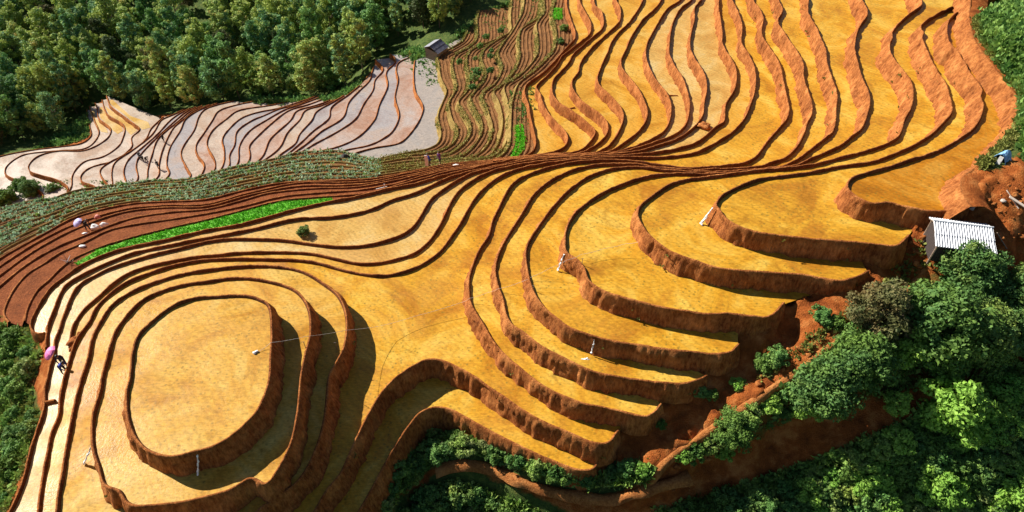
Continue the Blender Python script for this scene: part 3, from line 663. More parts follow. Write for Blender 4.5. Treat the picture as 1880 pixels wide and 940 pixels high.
def tree_proto(name, seed, R, H, nclump, nleaf, size, mat, tall=1.0, base=.35, cat='tree'):
    r = np.random.default_rng(seed)
    root = empty(name, (0, 0, 0))
    cs = []; rs = []
    for i in range(nclump):
        t = (i+.5)/nclump; a = i*2.4+r.random()*.8
        zz = base*H+(1-base)*H*(t**.9)*tall
        prof = math.sin(math.pi*min(.96, max(.10, .18+.80*t)))**.7
        rr = R*prof*(.35+.6*r.random())
        cs.append(np.array([rr*math.cos(a), rr*math.sin(a), zz*(.88+.24*r.random())])); rs.append(R*(.17+.20*r.random()))
    w = np.array(rs)**2; cnt = (nleaf*w/w.sum()).astype(int)
    V, F = leaf_cloud(r, cs, rs, cnt, size)
    mesh_np('crown', V, F, mat, root, smooth=False)
    bm_obj('trunk', trunk_bm(r, H*.72, max(.05, R*.055), 6, R*.62), M_bark, root, True)
    root['category'] = cat
    return root
used = set()
def place(proto, loc, rz, sc, label, group, cat=None, sz=None, tilt=(0, 0), name=None):
    if proto.name in used:
        o = proto.copy(); C.objects.link(o); o.name = name or proto.name.split('.')[0]
        for ch in proto.children:
            c = ch.copy(); C.objects.link(c); c.parent = o
    else:
        o = proto; used.add(proto.name)
    o.location = loc; o.rotation_euler = (tilt[0], tilt[1], rz); o.scale = (sc, sc, sz or sc)
    o['label'] = label; o['category'] = cat or proto['category']
    if group: o['group'] = group
    return o

# forest over the valley: each tree on its own
FZ = P("-60,-40 900,-40 870,8 800,58 745,78 700,95 655,150 600,172 545,180 480,176 405,188 335,196 285,205 232,196 205,180 180,172 150,200 120,240 60,262 0,268 -60,280")
forest_mats = [M_forest, M_forest, M_forest, M_forest, M_brownleaf, M_bush]
fp = [tree_proto('forest_tree', 200+i, (2.1, 2.6, 1.8, 2.4, 2.0, 1.7)[i], (7.6, 7.2, 9.0, 7.4, 6.4, 5.0)[i], 44, 3800, .18, forest_mats[i], base=.22) for i in range(6)]
pts = []
cand = []
r = np.random.default_rng(5)
for i in range(60000):
    x = -115+120*r.random(); y = 70+110*r.random(); cand.append((x, y))
cand = np.array(cand); cz = hz(cand[:, 0], cand[:, 1]); qx, qy = proj(np.c_[cand, cz])
ok = inpoly(qx, qy, FZ); cand = cand[ok]; cz = cz[ok]
for (x, y), z in zip(cand, cz):
    d = 3.1 if y < 125 else 3.9
    if all((x-a)**2+(y-b)**2 > d*d for a, b, _ in pts): pts.append((x, y, z))
pts.sort(key=lambda p: p[1])
near_f = pts[:292]
print('forest', len(pts))
EDGE = {0: 'dark teal green', 1: 'deep green', 2: 'tall olive topped', 3: 'mossy green', 4: 'rusty brown topped', 5: 'low bright green'}
for i, (x, y, z) in enumerate(near_f):
    k = int(r.choice(6, p=[.26, .24, .2, .14, .08, .08]))
    s = .62+.65*r.random()
    place(fp[k], (x, y, z-.3), r.random()*6.28, s, 'dense broadleaf forest tree standing in the wood beyond the valley paddies', 'trees of the forest beyond the valley paddies', 'tree', s*(.85+.3*r.random()))
if len(pts) > 292:
    VV = []; FF = []; n0 = 0
    me = fp[2].children[0].data
    for ch in fp[2].children:
        if ch.name.startswith('crown'): me = ch.data
    co = np.zeros(len(me.vertices)*3); me.vertices.foreach_get('co', co); co = co.reshape(-1, 3)[:4*1800]
    for (x, y, z) in pts[292:]:
        a = r.random()*6.28; R_ = np.array([[math.cos(a), -math.sin(a), 0], [math.sin(a), math.cos(a), 0], [0, 0, 1]])
        VV.append(co@R_.T*(.8+.4*r.random())+np.array([x, y, z-.3]))
    VV = np.vstack(VV); tag(mesh_np('distant_wood', VV, np.arange(len(VV)).reshape(-1, 4), M_forest, smooth=False), 'far treetops at the back of the forest', 'wood', kind='stuff')

def tufts(name, pos, size, nblade, mat, label, cat, seed, hgt=1.0, spread=.5):
    r = np.random.default_rng(seed); n = len(pos)
    P_ = np.repeat(pos, nblade, 0); m_ = len(P_)
    sz = np.repeat(size*(.6+.8*r.random(n)), nblade)
    d = r.normal(size=(m_, 3))*np.array([spread, spread, .3])+np.array([0, 0, .6])*hgt; d /= np.linalg.norm(d, axis=1)[:, None]
    side = np.cross(d, r.normal(size=(m_, 3))); side /= np.linalg.norm(side, axis=1)[:, None]+1e-9
    P_ = P_+r.normal(size=(m_, 3))*np.array([.35, .35, .1])*sz[:, None]
    L_ = sz[:, None]*(.6+.7*r.random(m_))[:, None]
    V = np.stack([P_-side*L_*.22, P_+d*L_*.55+side*L_*.25, P_+d*L_, P_+d*L_*.55-side*L_*.25], 1).reshape(-1, 3)
    V = V.reshape(-1, 4, 3); V[:, 0] = P_
    V = V.reshape(-1, 3)
    o = mesh_np(name, V, np.arange(len(V)).reshape(-1, 4), mat, smooth=False)
    return tag(o, label, cat, kind='stuff')

# crop rows on the slope in front of the valley: tufts along each step
pos = []
r = np.random.default_rng(11)
for k in range(0, 8):
    w = W['B', k]; px, py = proj(w)
    m_ = (px < 700) & (px > -100); ww = w[m_]; nn = normals(w, False)[m_]
    for row in range(2):
        q = ww.copy(); q[:, :2] -= nn*(.10+.55*row); q[:, 2] += .05
        keep = (fbm(q[:, 0]*.25+row*9, q[:, 1]*.25+k*5, 3) > (.12 if row else -.12)-(.15 if k > 4 else 0))
        pos.append(q[keep])
pos = np.vstack(pos); pos[:, :2] += r.normal(size=(len(pos), 2))*.07
tufts('crop_rows', pos, .27, 10, M_crop, 'blue green leafy crop in rows along the slope above the valley paddies', 'crop', 12)
pos = pos[r.random(len(pos)) < .3]+np.array([0, 0, .02]); pos[:, :2] += r.normal(size=(len(pos), 2))*.25
tufts('weeds', pos, .26, 8, M_bush, 'low green weeds growing between the crop rows', 'weeds', 13)
# turf along the banks of the brown steps
pos = []
for k in range(0, 8):
    w = W['B', k]; px, py = proj(w); m_ = (px > 690) & (py > -20); ww = w[m_]; nn = normals(w, False)[m_]
    for t in range(4):
        q = ww.copy(); q[:, :2] += nn*(.05+.12*t)+r.normal(size=(len(q), 2))*.05; q[:, 2] += .15-.17*t
        pos.append(q[(fbm(q[:, 0]*.3, q[:, 1]*.3+k, 3) > -.2+.1*t)])
pos = np.vstack(pos)
tufts('grass', pos, .22, 6, M_grass, 'rough grass on the banks between the brown ploughed steps', 'grass', 14)

def scatter(zone, n, seed, zoff=0.0, zs=26.0):
    r = np.random.default_rng(seed); x0, y0 = zone.min(0); x1, y1 = zone.max(0); out = []
    while len(out) < n:
        a = x0+(x1-x0)*r.random(300); b_ = y0+(y1-y0)*r.random(300)
        for p, q in zip(a[inpoly(a, b_, zone)], b_[inpoly(a, b_, zone)]):
            if len(out) < n: out.append(ground(p, q, zs))
    return out
def tv(l): return np.array([[p.x, p.y, p.z] for p in l])
# ground cover on the right hill and around the banks
gc = tv(scatter(P("1800,20 1808,85 1840,135 1872,172 1880,300 1930,300 1930,-30 1810,-30"), 2600, 21)); tufts('ground_cover', gc, .42, 14, M_bush, 'low leafy scrub covering the hill at the top right corner', 'scrub', 22)
gc = tv(scatter(P("1782,32 1800,22 1812,85 1845,130 1876,170 1876,232 1850,272 1806,312 1790,306 1834,270 1866,226 1866,180 1836,142 1797,92"), 1500, 23)); tufts('hill_grass', gc, .24, 8, M_grass, 'dry yellow green grass along the foot of the scrubby hill', 'grass', 24)
uz = [P("-20,600 45,560 78,640 62,720 74,770 48,860 12,940 -20,940"), P("700,940 735,835 775,785 830,795 960,845 1095,875 1200,858 1185,885 1090,892 1000,872 900,832 850,828 790,840 745,890"),
      P("740,955 800,895 860,886 930,915 1000,948 1040,965"), P("1180,945 1260,918 1370,890 1480,850 1640,785 1790,700 1890,660 1890,945"), P("1240,830 1330,785 1440,705 1520,640 1640,560 1720,500 1820,505 1890,560 1890,650 1760,700 1600,735 1480,755 1380,815 1250,845")]
gc = np.vstack([tv(scatter(z_, n_, 30+i)) for i, (z_, n_) in enumerate(zip(uz, (380, 900, 300, 2000, 420)))])
gg = np.vstack([tv(scatter(uz[0], 700, 61)), tv(scatter(uz[4], 350, 62)), tv(scatter(P('1690,440 1700,500 1600,560 1480,650 1400,700 1380,690 1500,610 1620,520'), 160, 63)), tv(scatter(P('1180,945 1260,918 1370,890 1480,850 1640,785 1790,700 1890,660 1890,945'), 700, 64))])
tufts('dry_grass', gg, .24, 9, M_grass, 'yellowing grass between the bushes beside and below the terraces', 'grass', 65)
tufts('undergrowth', gc, .34, 14, M_bush, 'leafy undergrowth on the slopes below and beside the terraces', 'undergrowth', 35)
gc = np.vstack([tv(scatter(P("835,60 930,5 985,0 985,30 930,60 880,60 840,85"), 350, 41)), tv(scatter(P("725,112 760,82 790,95 830,80 832,100 804,110 806,160 790,165 765,125"), 420, 42)), tv(scatter(P("935,175 985,165 980,200 975,230 945,235"), 250, 43)),
                tv(scatter(P("170,205 160,255 110,270 60,278 120,240"), 300, 44)), tv(scatter(P("455,180 540,180 600,178 650,160 670,140 660,175 600,185 520,196 470,190"), 260, 45)), tv(scatter(P("0,380 130,350 250,345 250,335 120,335 0,345"), 200, 46))])
tufts('field_edge_weeds', gc, .5, 10, M_bush, 'green weeds along the field edges by the forest and ploughed steps', 'weeds', 47)

# bright green seed beds
def seedbed(name, px, z, label, seed, dens, size):
    q = bp(px[:, 0], px[:, 1], z); x0, y0 = q[:, :2].min(0); x1, y1 = q[:, :2].max(0)
    n = int((x1-x0)*(y1-y0)*dens); r = np.random.default_rng(seed)
    p = np.c_[x0+(x1-x0)*r.random(n), y0+(y1-y0)*r.random(n)]; p = p[inpoly(p[:, 0], p[:, 1], q[:, :2])]
    Vf, Ff = fill(q[:, :2], z+.03); b0 = mesh_np('bed_soil', Vf, Ff, M_seed)
    o = tufts(name, np.c_[p, np.full(len(p), z+.02)], size, 3, M_seed, label, 'seedlings', seed, 1.6, .35); b0.parent = o
    return o
seedbed('rice_seedlings', P("138,484 180,459 238,441 318,421 380,407 449,389 518,371 568,367 607,364 618,370 590,374 540,385 490,399 440,411 380,421 304,438 235,452 194,465 160,480 142,487"), -4.97, 'long bright green seedbed strip along the ploughed red steps', 51, 110, .12)
seedbed('rice_seedlings', P("946,230 960,229 962,242 965,258 962,275 953,288 940,293 934,292 942,280 946,268 945,250"), -10.75, 'bright green seedbed curving beside the crossing of the banks', 52, 45, .2)
seedbed('rice_seedlings', P("1017,15 1032,16 1032,36 1015,37"), -10.75, 'small square bright green seedbed at the top of the brown steps', 53, 45, .2)

# weeds rooted on the red banks of the lobes, the hollow and the knoll
pos = []; r = np.random.default_rng(91)
for key_ in [('L', k) for k in range(1, 8)]+['SS', 'VS', 'H1', 'H2', 'H3']:
    w = W[key_]; nn = normals(w, isinstance(key_, str) and key_[0] == 'H'); idx = r.choice(len(w), len(w)//16); q = w[idx].copy(); t = r.random(len(idx))
    q[:, :2] += nn[idx]*(.12+.38*t)[:, None]; q[:, 2] -= .1+1.0*t
    pos.append(q[fbm(q[:, 0]*.35, q[:, 1]*.35, 3) > .12])
tufts('bank_weeds', np.vstack(pos), .17, 8, M_grass, 'small weeds rooted on the red terrace banks', 'weeds', 92)
# near trees and bushes: lower right gully
np_big = [tree_proto('broadleaf_tree', 300+i, 2.15, 3.3, 60, 9500, .105, [M_near, M_near, M_brownleaf][i], base=.16) for i in range(3)]
np_lime = tree_proto('young_tree', 310, 1.45, 2.4, 34, 4200, .10, M_lime, base=.15)
bsh = [tree_proto('bush', 320+i, .98, 1.15, 26, 2500, .085, [M_bush, M_near, M_lime][i], base=.2, cat='bush') for i in range(3)]
def T(px, py, pr, sc, label, group, cat=None, up=0.0, sz=None):
    """crown centre near the photo position; the foot goes to the ground behind it"""
    g = ground(px, py+up)
    return place(pr, (g.x, g.y, g.z-.15), random.random()*6.28, sc, label, group, cat, sz)
G1 = 'trees of the gully below the terraces'
T(1760, 505, np_big[1], .9, 'green tree hiding the front of the white roofed hut', None, up=25)
T(1700, 590, np_big[0], 1.25, 'largest dark green tree, below the white roofed hut', None, up=40)
T(1775, 610, np_big[1], 1.05, 'dark green tree right behind the largest tree of the gully', None, up=30)
T(1600, 575, np_big[2], .95, 'bronze leaved tree at the end of the second lobe of terraces', None, up=30)
T(1655, 640, np_lime, 1.0, 'yellow green young tree between the bronze tree and the largest tree', None, up=20)
T(1560, 660, np_big[0], .95, 'blue green round tree on the red ridge path', None, up=30)
T(1495, 700, np_big[1], .95, 'round tree lowest on the bend of the red ridge path', None, up=35)
T(1475, 740, np_lime, .7, 'light green young tree under the round tree on the path bend', None, up=15)
T(1340, 785, np_big[0], .62, 'small dark tree over the shaded red gully', None, up=20)
T(1730, 750, np_lime, 1.35, 'sunlit lime green tree alone above the gully path', None, up=30)
T(1790, 790, np_lime, .8, 'yellowish young tree right of the lime green tree', None, up=10)
T(1715, 895, np_lime, .9, 'lime green young tree at the bottom edge, standing free in dark scrub', None, up=15)
T(1850, 900, np_lime, .95, 'lime green young tree in the bottom right corner', None, up=20)
T(1640, 745, np_lime, .55, 'small lime bushy tree on the upper edge of the shaded gully soil', None, up=5)
T(1865, 540, np_big[1], .8, 'green tree at the right edge below the hut', None, up=20)
T(1830, 570, np_lime, .6, 'light green small tree left of the right edge tree', None, up=10)
T(1870, 620, np_big[0], .8, 'shaded tree at the right edge over the dark gully', None, up=20)
T(1795, 640, np_big[0], .8, 'dark tree in the deep shade right of the largest tree', None, up=20)
T(1720, 650, np_big[1], .85, 'dark tree in the deep shade under the largest tree', None, up=20)
T(1620, 700, bsh[0], .5, 'tiny bush alone on the shaded gully soil', None)
for i, (px, py, k, s) in enumerate([(1505, 580, 0, .75), (1530, 590, 1, .6), (1425, 655, 0, .8), (1400, 665, 1, .7), (1285, 715, 0, .55), (1305, 722, 1, .45), (1212, 775, 1, .4), (1355, 700, 2, .5), (1270, 830, 1, .8), (1300, 815, 0, .8), (1250, 835, 2, .6), (1375, 760, 0, .8), (1410, 740, 2, .8), (1440, 720, 0, .8), (1430, 760, 1, .7),
                                   (1125, 862, 1, .7), (1155, 858, 0, .75), (1180, 860, 2, .5), (1325, 830, 2, .6)]):
    T(px, py, bsh[k], s, 'leafy bush clinging to the red slope below the terrace ends', 'bushes on the red slope below the terrace ends', up=8)
spots = []
rr = np.random.default_rng(77)
zA = P("700,945 735,840 775,790 830,797 900,820 960,845 1050,872 1085,885 1000,868 900,832 850,828 790,840 745,895")
zB = P("735,965 790,905 850,893 900,915 960,940 1000,962 900,975")
zC = P("1180,962 1250,948 1320,925 1370,910 1480,875 1640,812 1700,792 1790,740 1885,700 1885,960")
zD = P("-10,600 40,585 66,640 58,720 70,780 40,860 5,930 -10,930")
zE = P("-15,400 0,340 40,330 100,345 130,360 60,378")
def fillb(zone, n, mind, grp, lab, kinds, smin, smax, seed):
    r = np.random.default_rng(seed); got = []; x0, y0 = zone.min(0); x1, y1 = zone.max(0); tries = 0
    while len(got) < n and tries < 9000:
        tries += 1; a = x0+(x1-x0)*r.random(); b_ = y0+(y1-y0)*r.random()
        if inpoly(np.array([a]), np.array([b_]), zone)[0] and all((a-c)**2+(b_-d)**2 > mind**2 for c, d in got): got.append((a, b_))
    for a, b_ in got:
        k = int(r.choice(len(kinds))); T(a, b_, kinds[k], smin+(smax-smin)*r.random(), lab, grp, up=5)
fillb(zA, 34, 21, 'bushes under the lowest terrace', 'leafy bush on the shaded slope under the lowest terrace', [bsh[0], bsh[1], bsh[1]], .55, .95, 1)
fillb(zB, 18, 22, 'round bushes below the footpath', 'round dense bush below the curved footpath at the bottom edge', [bsh[1], bsh[0], bsh[1]], .8, 1.25, 2)
fillb(zC, 90, 25, 'bushes in the scrub at the lower right', 'leafy bush in the dark scrub filling the lower right corner', [bsh[0], bsh[1], bsh[1], bsh[2]], .6, 1.15, 3)
fillb(zD, 20, 20, 'bushes at the left edge', 'leafy bush in the thicket at the left edge beside the knoll', [bsh[0], bsh[1], bsh[0]], .4, 1.15, 4)
for px, py, s in ((62, 358, 2.2), (15, 372, 2.0), (40, 345, 1.4), (100, 352, 1.1)):
    T(px, py, bsh[1] if s < 2.1 else np_big[0], s if s < 2.1 else .8, 'dark green bushy tree rising from the crop slope in front of the pale valley paddies', 'bushy trees on the crop slope', 'tree')
def on(px, py, z): return Vector(bp(px, py, z))
o = place(bsh[1], on(558, 430, -3.02), 1, .62, 'lone dark shrub standing in the middle of a flooded paddy', None, 'shrub')
for px, py, z, s in ((844, 117, -15.0, .6), (873, 110, -14.2, .45), (903, 96, -13.4, .45), (901, 107, -13.4, .55), (901, 133, -13.4, .6), (875, 138, -14.2, .9), (872, 149, -14.2, .8), (882, 88, -14.2, .6), (893, 71, -14, .6), (1036, 56, -10.8, .7), (1030, 80, -10.8, .6), (868, 164, -14.2, .6), (920, 60, -13.5, .6)):
    place(bsh[0], on(px, py, z), random.random()*6, s, 'small round bush on the brown ploughed steps', 'round bushes on the brown ploughed steps')

# ------------------------------------------------------------------ buildings
def corr_sheet(bm, a, b, c, d, n, amp, th=.02, sub=4):
    """corrugated sheet with corners a-b along the ridge and d-c along the eave"""
    a, b, c, d = map(Vector, (a, b, c, d)); nr = (b-a).cross(d-a).normalized()
    if nr.z < 0: nr = -nr
    m_ = n*sub; top = []; bot = []
    for i in range(m_+1):
        t = i/m_; off = nr*(amp*math.sin(2*math.pi*i/sub))
        p = a.lerp(b, t)+off; q = d.lerp(c, t)+off
        top.append((bm.verts.new(p), bm.verts.new(q))); bot.append((bm.verts.new(p-nr*th), bm.verts.new(q-nr*th)))
    for i in range(m_):
        bm.faces.new((top[i][0], top[i][1], top[i+1][1], top[i+1][0])); bm.faces.new((bot[i][0], bot[i+1][0], bot[i+1][1], bot[i][1]))
        for s in (0, 1): bm.faces.new((top[i][s], top[i+1][s], bot[i+1][s], bot[i][s]) if s == 0 else (top[i][s], bot[i][s], bot[i+1][s], top[i+1][s]))
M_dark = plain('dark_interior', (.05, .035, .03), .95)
def hut(loc, rz, Lx, Wn, Wf, hr, drop_n, drop_f, roofm, nrib, label, cat='hut', seams=1, amp=.03, wallm=None):
    """gabled hut; x along the ridge, -y is the near slope"""
    root = empty('field_hut', loc, rz); tag(root, label, cat)
    hx = Lx/2; wallm = wallm or M_wood
    bm = bmesh.new(); corr_sheet(bm, (-hx, 0, hr), (hx, 0, hr), (hx, -Wn*.53, hr-drop_n*.53), (-hx, -Wn*.53, hr-drop_n*.53), nrib, amp)
    corr_sheet(bm, (-hx, -Wn*.49, hr-drop_n*.49-.035), (hx, -Wn*.49, hr-drop_n*.49-.035), (hx+.03, -Wn, hr-drop_n-.035), (-hx-.03, -Wn, hr-drop_n-.035), nrib, amp)
    r1 = bm_obj('roof', bm, roofm, root)
    bm = bmesh.new(); corr_sheet(bm, (-hx, .02, hr), (hx, .02, hr), (hx, Wf, hr-drop_f), (-hx, Wf, hr-drop_f), nrib, amp); bm_obj('roof', bm, roofm, root)
    bm = bmesh.new(); tube(bm, [(-hx-.02, 0, hr+.03), (hx+.02, 0, hr+.03)], .05, n=8); bm_obj('ridge_cap', bm, roofm, root)
    ix = hx-.18; yn = -Wn+.22; yf = Wf-.15
    zn = hr-drop_n*(1-.22/Wn)-.10; zf = hr-drop_f*(1-.15/Wf)-.08
    for x in (-ix, ix):
        for y, zt in ((yn, zn), (yf, zf)):
            bm = bmesh.new(); tube(bm, [(x, y, -.8), (x, y, zt)], .055, n=6); bm_obj('post', bm, M_wood, root)
    for name_, x0, y0, x1, y1, za, zb in (('wall', -ix, yn, ix, yn, zn-.08, zn-.08), ('wall', -ix, yf, ix, yf, zf-.08, zf-.08), ('wall', -ix, yn, -ix, yf, zn-.06, zf-.06), ('wall', ix, yn, ix, yf, zn-.06, zf-.06)):
        bm = bmesh.new(); ln = math.hypot(x1-x0, y1-y0); k = max(3, int(ln/.14)); rr_ = random.Random(int(ln*100))
        for i in range(k):
            t0 = i/k; t1 = (i+.9)/k; zt = za+(zb-za)*(t0+.5/k)
            cx_ = x0+(x1-x0)*(t0+t1)/2; cy_ = y0+(y1-y0)*(t0+t1)/2
            w_ = ln*.92/k; sx = w_ if x0 != x1 else .03; sy = w_ if y0 != y1 else .03
            zb0 = -.5-rr_.random()*.05; hh = zt-rr_.random()*.06
            box(bm, (cx_, cy_, (zb0+hh)/2), (sx, sy, hh-zb0))
        bm_obj(name_, bm, wallm, root)
    for s in (-1, 1):
        bm = bmesh.new(); tube(bm, [(s*(hx-.06), -Wn, hr-drop_n-.09), (s*(hx-.06), 0, hr-.09), (s*(hx-.06), Wf, hr-drop_f-.09)], .035, n=5); bm_obj('rafter', bm, M_wood, root)
    return root
zr = 8.45
A_ = Vector(bp(1714, 405, zr)); B_ = Vector(bp(1823, 418, zr)); cxy = (A_+B_)/2
yaw = math.atan2(B_.y-A_.y, B_.x-A_.x); Lh = (B_-A_).length
Nn = Vector(bp(1764, 458, zr-.55)); wn_ = abs((Nn-cxy).dot(Vector((-math.sin(yaw), math.cos(yaw), 0))))
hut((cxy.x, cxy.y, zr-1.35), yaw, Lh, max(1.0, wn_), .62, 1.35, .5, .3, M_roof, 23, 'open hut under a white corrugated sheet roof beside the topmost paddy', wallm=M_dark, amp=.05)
print('hut', Lh, wn_, cxy, hz(cxy.x, cxy.y))
# far hut at the forest edge
zr = -14.6
A_ = Vector(bp(805, 67, zr)); B_ = Vector(bp(786, 80, zr)); cxy = (A_+B_)/2
hut((cxy.x+.3, cxy.y-.4, zr-2.3), math.radians(57), 2.7, 1.5, 1.2, 2.1, .8, .5, M_roofg, 9, 'small grey roofed plank hut at the forest edge above the brown ploughed steps')
o = bpy.data.objects[-1] if False else None

# ------------------------------------------------------------------ people
def skin_body(name, verts, edges, rad, mat_fn, parent=None, sub=2):
    me = bpy.data.meshes.new(name); me.from_pydata([Vector(v) for v in verts], edges, [])
    o = bpy.data.objects.new(name, me); C.objects.link(o)
    md = o.modifiers.new('s', 'SKIN'); md.use_smooth_shade = True
    sv = me.skin_vertices[0].data
    for i, r_ in enumerate(rad): sv[i].radius = (r_, r_) if not isinstance(r_, tuple) else r_; sv[i].use_root = (i == 0)
    ms = o.modifiers.new('b', 'SUBSURF'); ms.levels = sub; ms.render_levels = sub
    dg = bpy.context.evaluated_depsgraph_get(); me2 = bpy.data.meshes.new_from_object(o.evaluated_get(dg))
    o.modifiers.clear(); o.data = me2; me2.name = name
    me2.materials.clear()
    mats, fn = mat_fn
    for m_ in mats: me2.materials.append(m_)
    for p_ in me2.polygons: p_.material_index = fn(p_.center); p_.use_smooth = True
    if parent: o.parent = parent
    return o
M_skin = plain('skin', (.50, .29, .18), .6, 0, .08)
M_navy = plain('navy_cloth', (.02, .018, .055), .85); M_black = plain('black_cloth', (.015, .013, .014), .85)
M_blue = plain('blue_cloth', (.02, .06, .42), .7); M_purple = plain('purple_cloth', (.16, .06, .25), .8); M_pinkc = plain('pink_cloth', (.85, .20, .48), .6, 0, .1)
M_lilac = plain('lilac_cloth', (.55, .50, .85), .6, 0, .1); M_hair = plain('black_hair', (.012, .01, .01), .5); M_tarp = plain('blue_tarp', (.22, .45, .72), .45, 0, .35, 5)
M_metal = plain('steel', (.45, .45, .46), .35, .8, .1); M_redc = plain('faded_red_cloth', (.62, .22, .18), .8)
def person(loc, rz, label, top, legs, bend=0.3, arms='down', group=None, hair=M_hair, sc=1.0, stride=.12, hat=None):
    """standing or stooping figure, 1.58 m tall; faces +x"""
    sb, cb = math.sin(bend), math.cos(bend)
    def up(h, x=0, y=0): return (x*cb+h*sb, y, .86+h*cb-x*sb)       # torso frame above the hips
    v = [(0, 0, .86), up(.22), up(.42), up(.52), up(.58, .01), up(.66, .02), up(.76, .02)]
    e = [(0, 1), (1, 2), (2, 3), (3, 4), (4, 5), (5, 6)]
    rd = [(.13, .15), (.115, .135), (.12, .16), (.075, .10), .05, .085, .08]
    def add(p, par, r_): v.append(p); e.append((par, len(v)-1)); rd.append(r_); return len(v)-1
    for s in (-1, 1):
        h_ = add((0, s*.09, .80), 0, .09); k_ = add((.03+s*stride*.5, s*.10, .45), h_, .062); a_ = add((-.02+s*stride, s*.10, .09), k_, .042)
        add((.12+s*stride, s*.11, .03), a_, (.038, .03))
        sh = add(up(.47, 0, s*.17), 2, .055)
        if arms == 'down': el = add(up(.22, .05, s*.21), sh, .042); wr = add(up(.02, .16, s*.19), el, .03)
        elif arms == 'work': el = add(up(.26, .20, s*.20), sh, .042); wr = add(up(.16, .42, s*.12), el, .03)
        else: el = add(up(.30, .14, s*.22), sh, .042); wr = add(up(.48, .28, s*.10), el, .03)
        q = Vector(v[wr]); d = (q-Vector(v[el])).normalized()
        pm = add(tuple(q+d*.06), wr, (.030, .018))
        for f in range(4): add(tuple(q+d*(.12+.02*(f in (1, 2)))+Vector((0, (f-1.5)*.018, -.01))), pm, .008)
        add(tuple(q+d*.06+Vector((.02, -s*.04, 0))), wr, .009)
    root = empty('person', loc, rz); tag(root, label, 'person', group)
    hd = Vector(v[6])
    def fn(c):
        if (c-hd).length < .16 or c.z < .10: return 0
        if (c.z < .84 and abs(c.y) < .19 and c.x < .25 and c.z < .82): return 2
        for s in (0,):
            pass
        return 1
    body = skin_body('body', v, e, rd, ([M_skin, top, legs], fn), root, 2)
    face = hd+Vector((.075*cb+.0, 0, -.075*sb))
    bm = bmesh.new(); bmesh.ops.create_uvsphere(bm, u_segments=14, v_segments=10, radius=.098)
    for q in bm.verts:
        q.co.z = q.co.z*1.02+.02; q.co.x -= .022
        if q.co.x > .03 and q.co.z < .04: q.co.x *= .3
    bmesh.ops.rotate(bm, verts=bm.verts, matrix=Matrix.Rotation(bend, 3, 'Y')); bmesh.ops.translate(bm, verts=bm.verts, vec=hd); bm_obj('hair', bm, hair, root, True)
    bm = bmesh.new()
    for s in (-1, 1):
        for r_ in bmesh.ops.create_uvsphere(bm, u_segments=6, v_segments=5, radius=.011)['verts']: r_.co += face+Vector((.0, s*.03, .012))
    bm_obj('eyes', bm, M_black, root, True)
    bm = bmesh.new()
    for r_ in bmesh.ops.create_cone(bm, cap_ends=True, segments=6, radius1=.014, radius2=.004, depth=.035)['verts']: r_.co += face+Vector((.008, 0, -.012))
    bm_obj('nose', bm, M_skin, root, True)
    bm = bmesh.new()
    ring = []
    for i in range(20):
        a = 2*math.pi*i/20; ring.append((bm.verts.new(up(-.06, .145*math.cos(a), .165*math.sin(a))), bm.verts.new(up(.10, .125*math.cos(a), .145*math.sin(a)))))
    for i in range(20): bm.faces.new((ring[i][0], ring[(i+1) % 20][0], ring[(i+1) % 20][1], ring[i][1]))
    bm_obj('jacket_hem', bm, top, root, True)
    root.scale = (sc, sc, sc)
    return root
def umbrella(loc, tilt, cloth, label, R_=.52, rz=0, hl=.8):
    root = empty('umbrella', loc, rz); tag(root, label, 'umbrella'); root.rotation_euler = (tilt[0], tilt[1], rz)
    bm = bmesh.new(); n = 8; rings = []
    for j in range(6):
        t = j/5; ring = []
        for i in range(n*2):
            a = math.pi*i/n; rr_ = R_*math.sin(t*1.35)/math.sin(1.35)*(1 if i % 2 == 0 else 1-.05*t-.03)
            ring.append(bm.verts.new((rr_*math.cos(a), rr_*math.sin(a), hl-.28*(1-math.cos(t*1.35))/(1-math.cos(1.35))+(0 if i % 2 == 0 else -.012*t))))
        rings.append(ring)
    for a, b_ in zip(rings, rings[1:]):
        for i in range(n*2): bm.faces.new((a[i], b_[i], b_[(i+1) % (2*n)], a[(i+1) % (2*n)]))
    bm_obj('canopy', bm, cloth, root, False)
    bm = bmesh.new(); tube(bm, [(0, 0, 0), (0, 0, hl+.06)], .010, n=6); bm_obj('shaft', bm, M_metal, root)
    bm = bmesh.new(); tube(bm, [(0, 0, .0), (0, 0, -.06), (.03, 0, -.09), (.06, 0, -.06)], .016, n=6); bm_obj('handle', bm, M_black, root)
    bm = bmesh.new()
    for i in range(n):
        a = 2*math.pi*i/n; tube(bm, [(0, 0, hl-.02), (R_*.5*math.cos(a), R_*.5*math.sin(a), hl-.09), (R_*.95*math.cos(a), R_*.95*math.sin(a), hl-.29)], .005, n=4)
    bm_obj('ribs', bm, M_metal, root)
    return root
# couple on the bund at the left, and the farmer on the red field
g = on(122, 672, -.95)
person((g.x, g.y, g.z), math.radians(-60), 'person in dark navy clothes stooping under the pink umbrella on the knoll side', M_navy, M_black, .55, 'work')
umbrella((g.x-.05, g.y+.10, g.z+1.0), (math.radians(12), math.radians(-38), 0), M_pinkc, 'pink umbrella held over the stooping couple by the knoll', .5)
g = on(121, 686, -.95)
person((g.x, g.y, g.z), math.radians(-20), 'person in black trousers with a bright blue jacket, bending beside the pink umbrella', M_blue, M_black, .75, 'work')
g = on(163, 423, -8.0)
person((g.x, g.y, g.z), math.radians(-20), 'person in dark clothes working under the lilac umbrella on the red ploughed steps', M_black, M_black, .7, 'work', sc=1.0)
umbrella((g.x-.35, g.y+.1, g.z+.55), (math.radians(15), math.radians(-25), 0), M_lilac, 'white and lilac umbrella shading a farmer on the red ploughed steps', .5)
g = on(790, 306, -9.7)
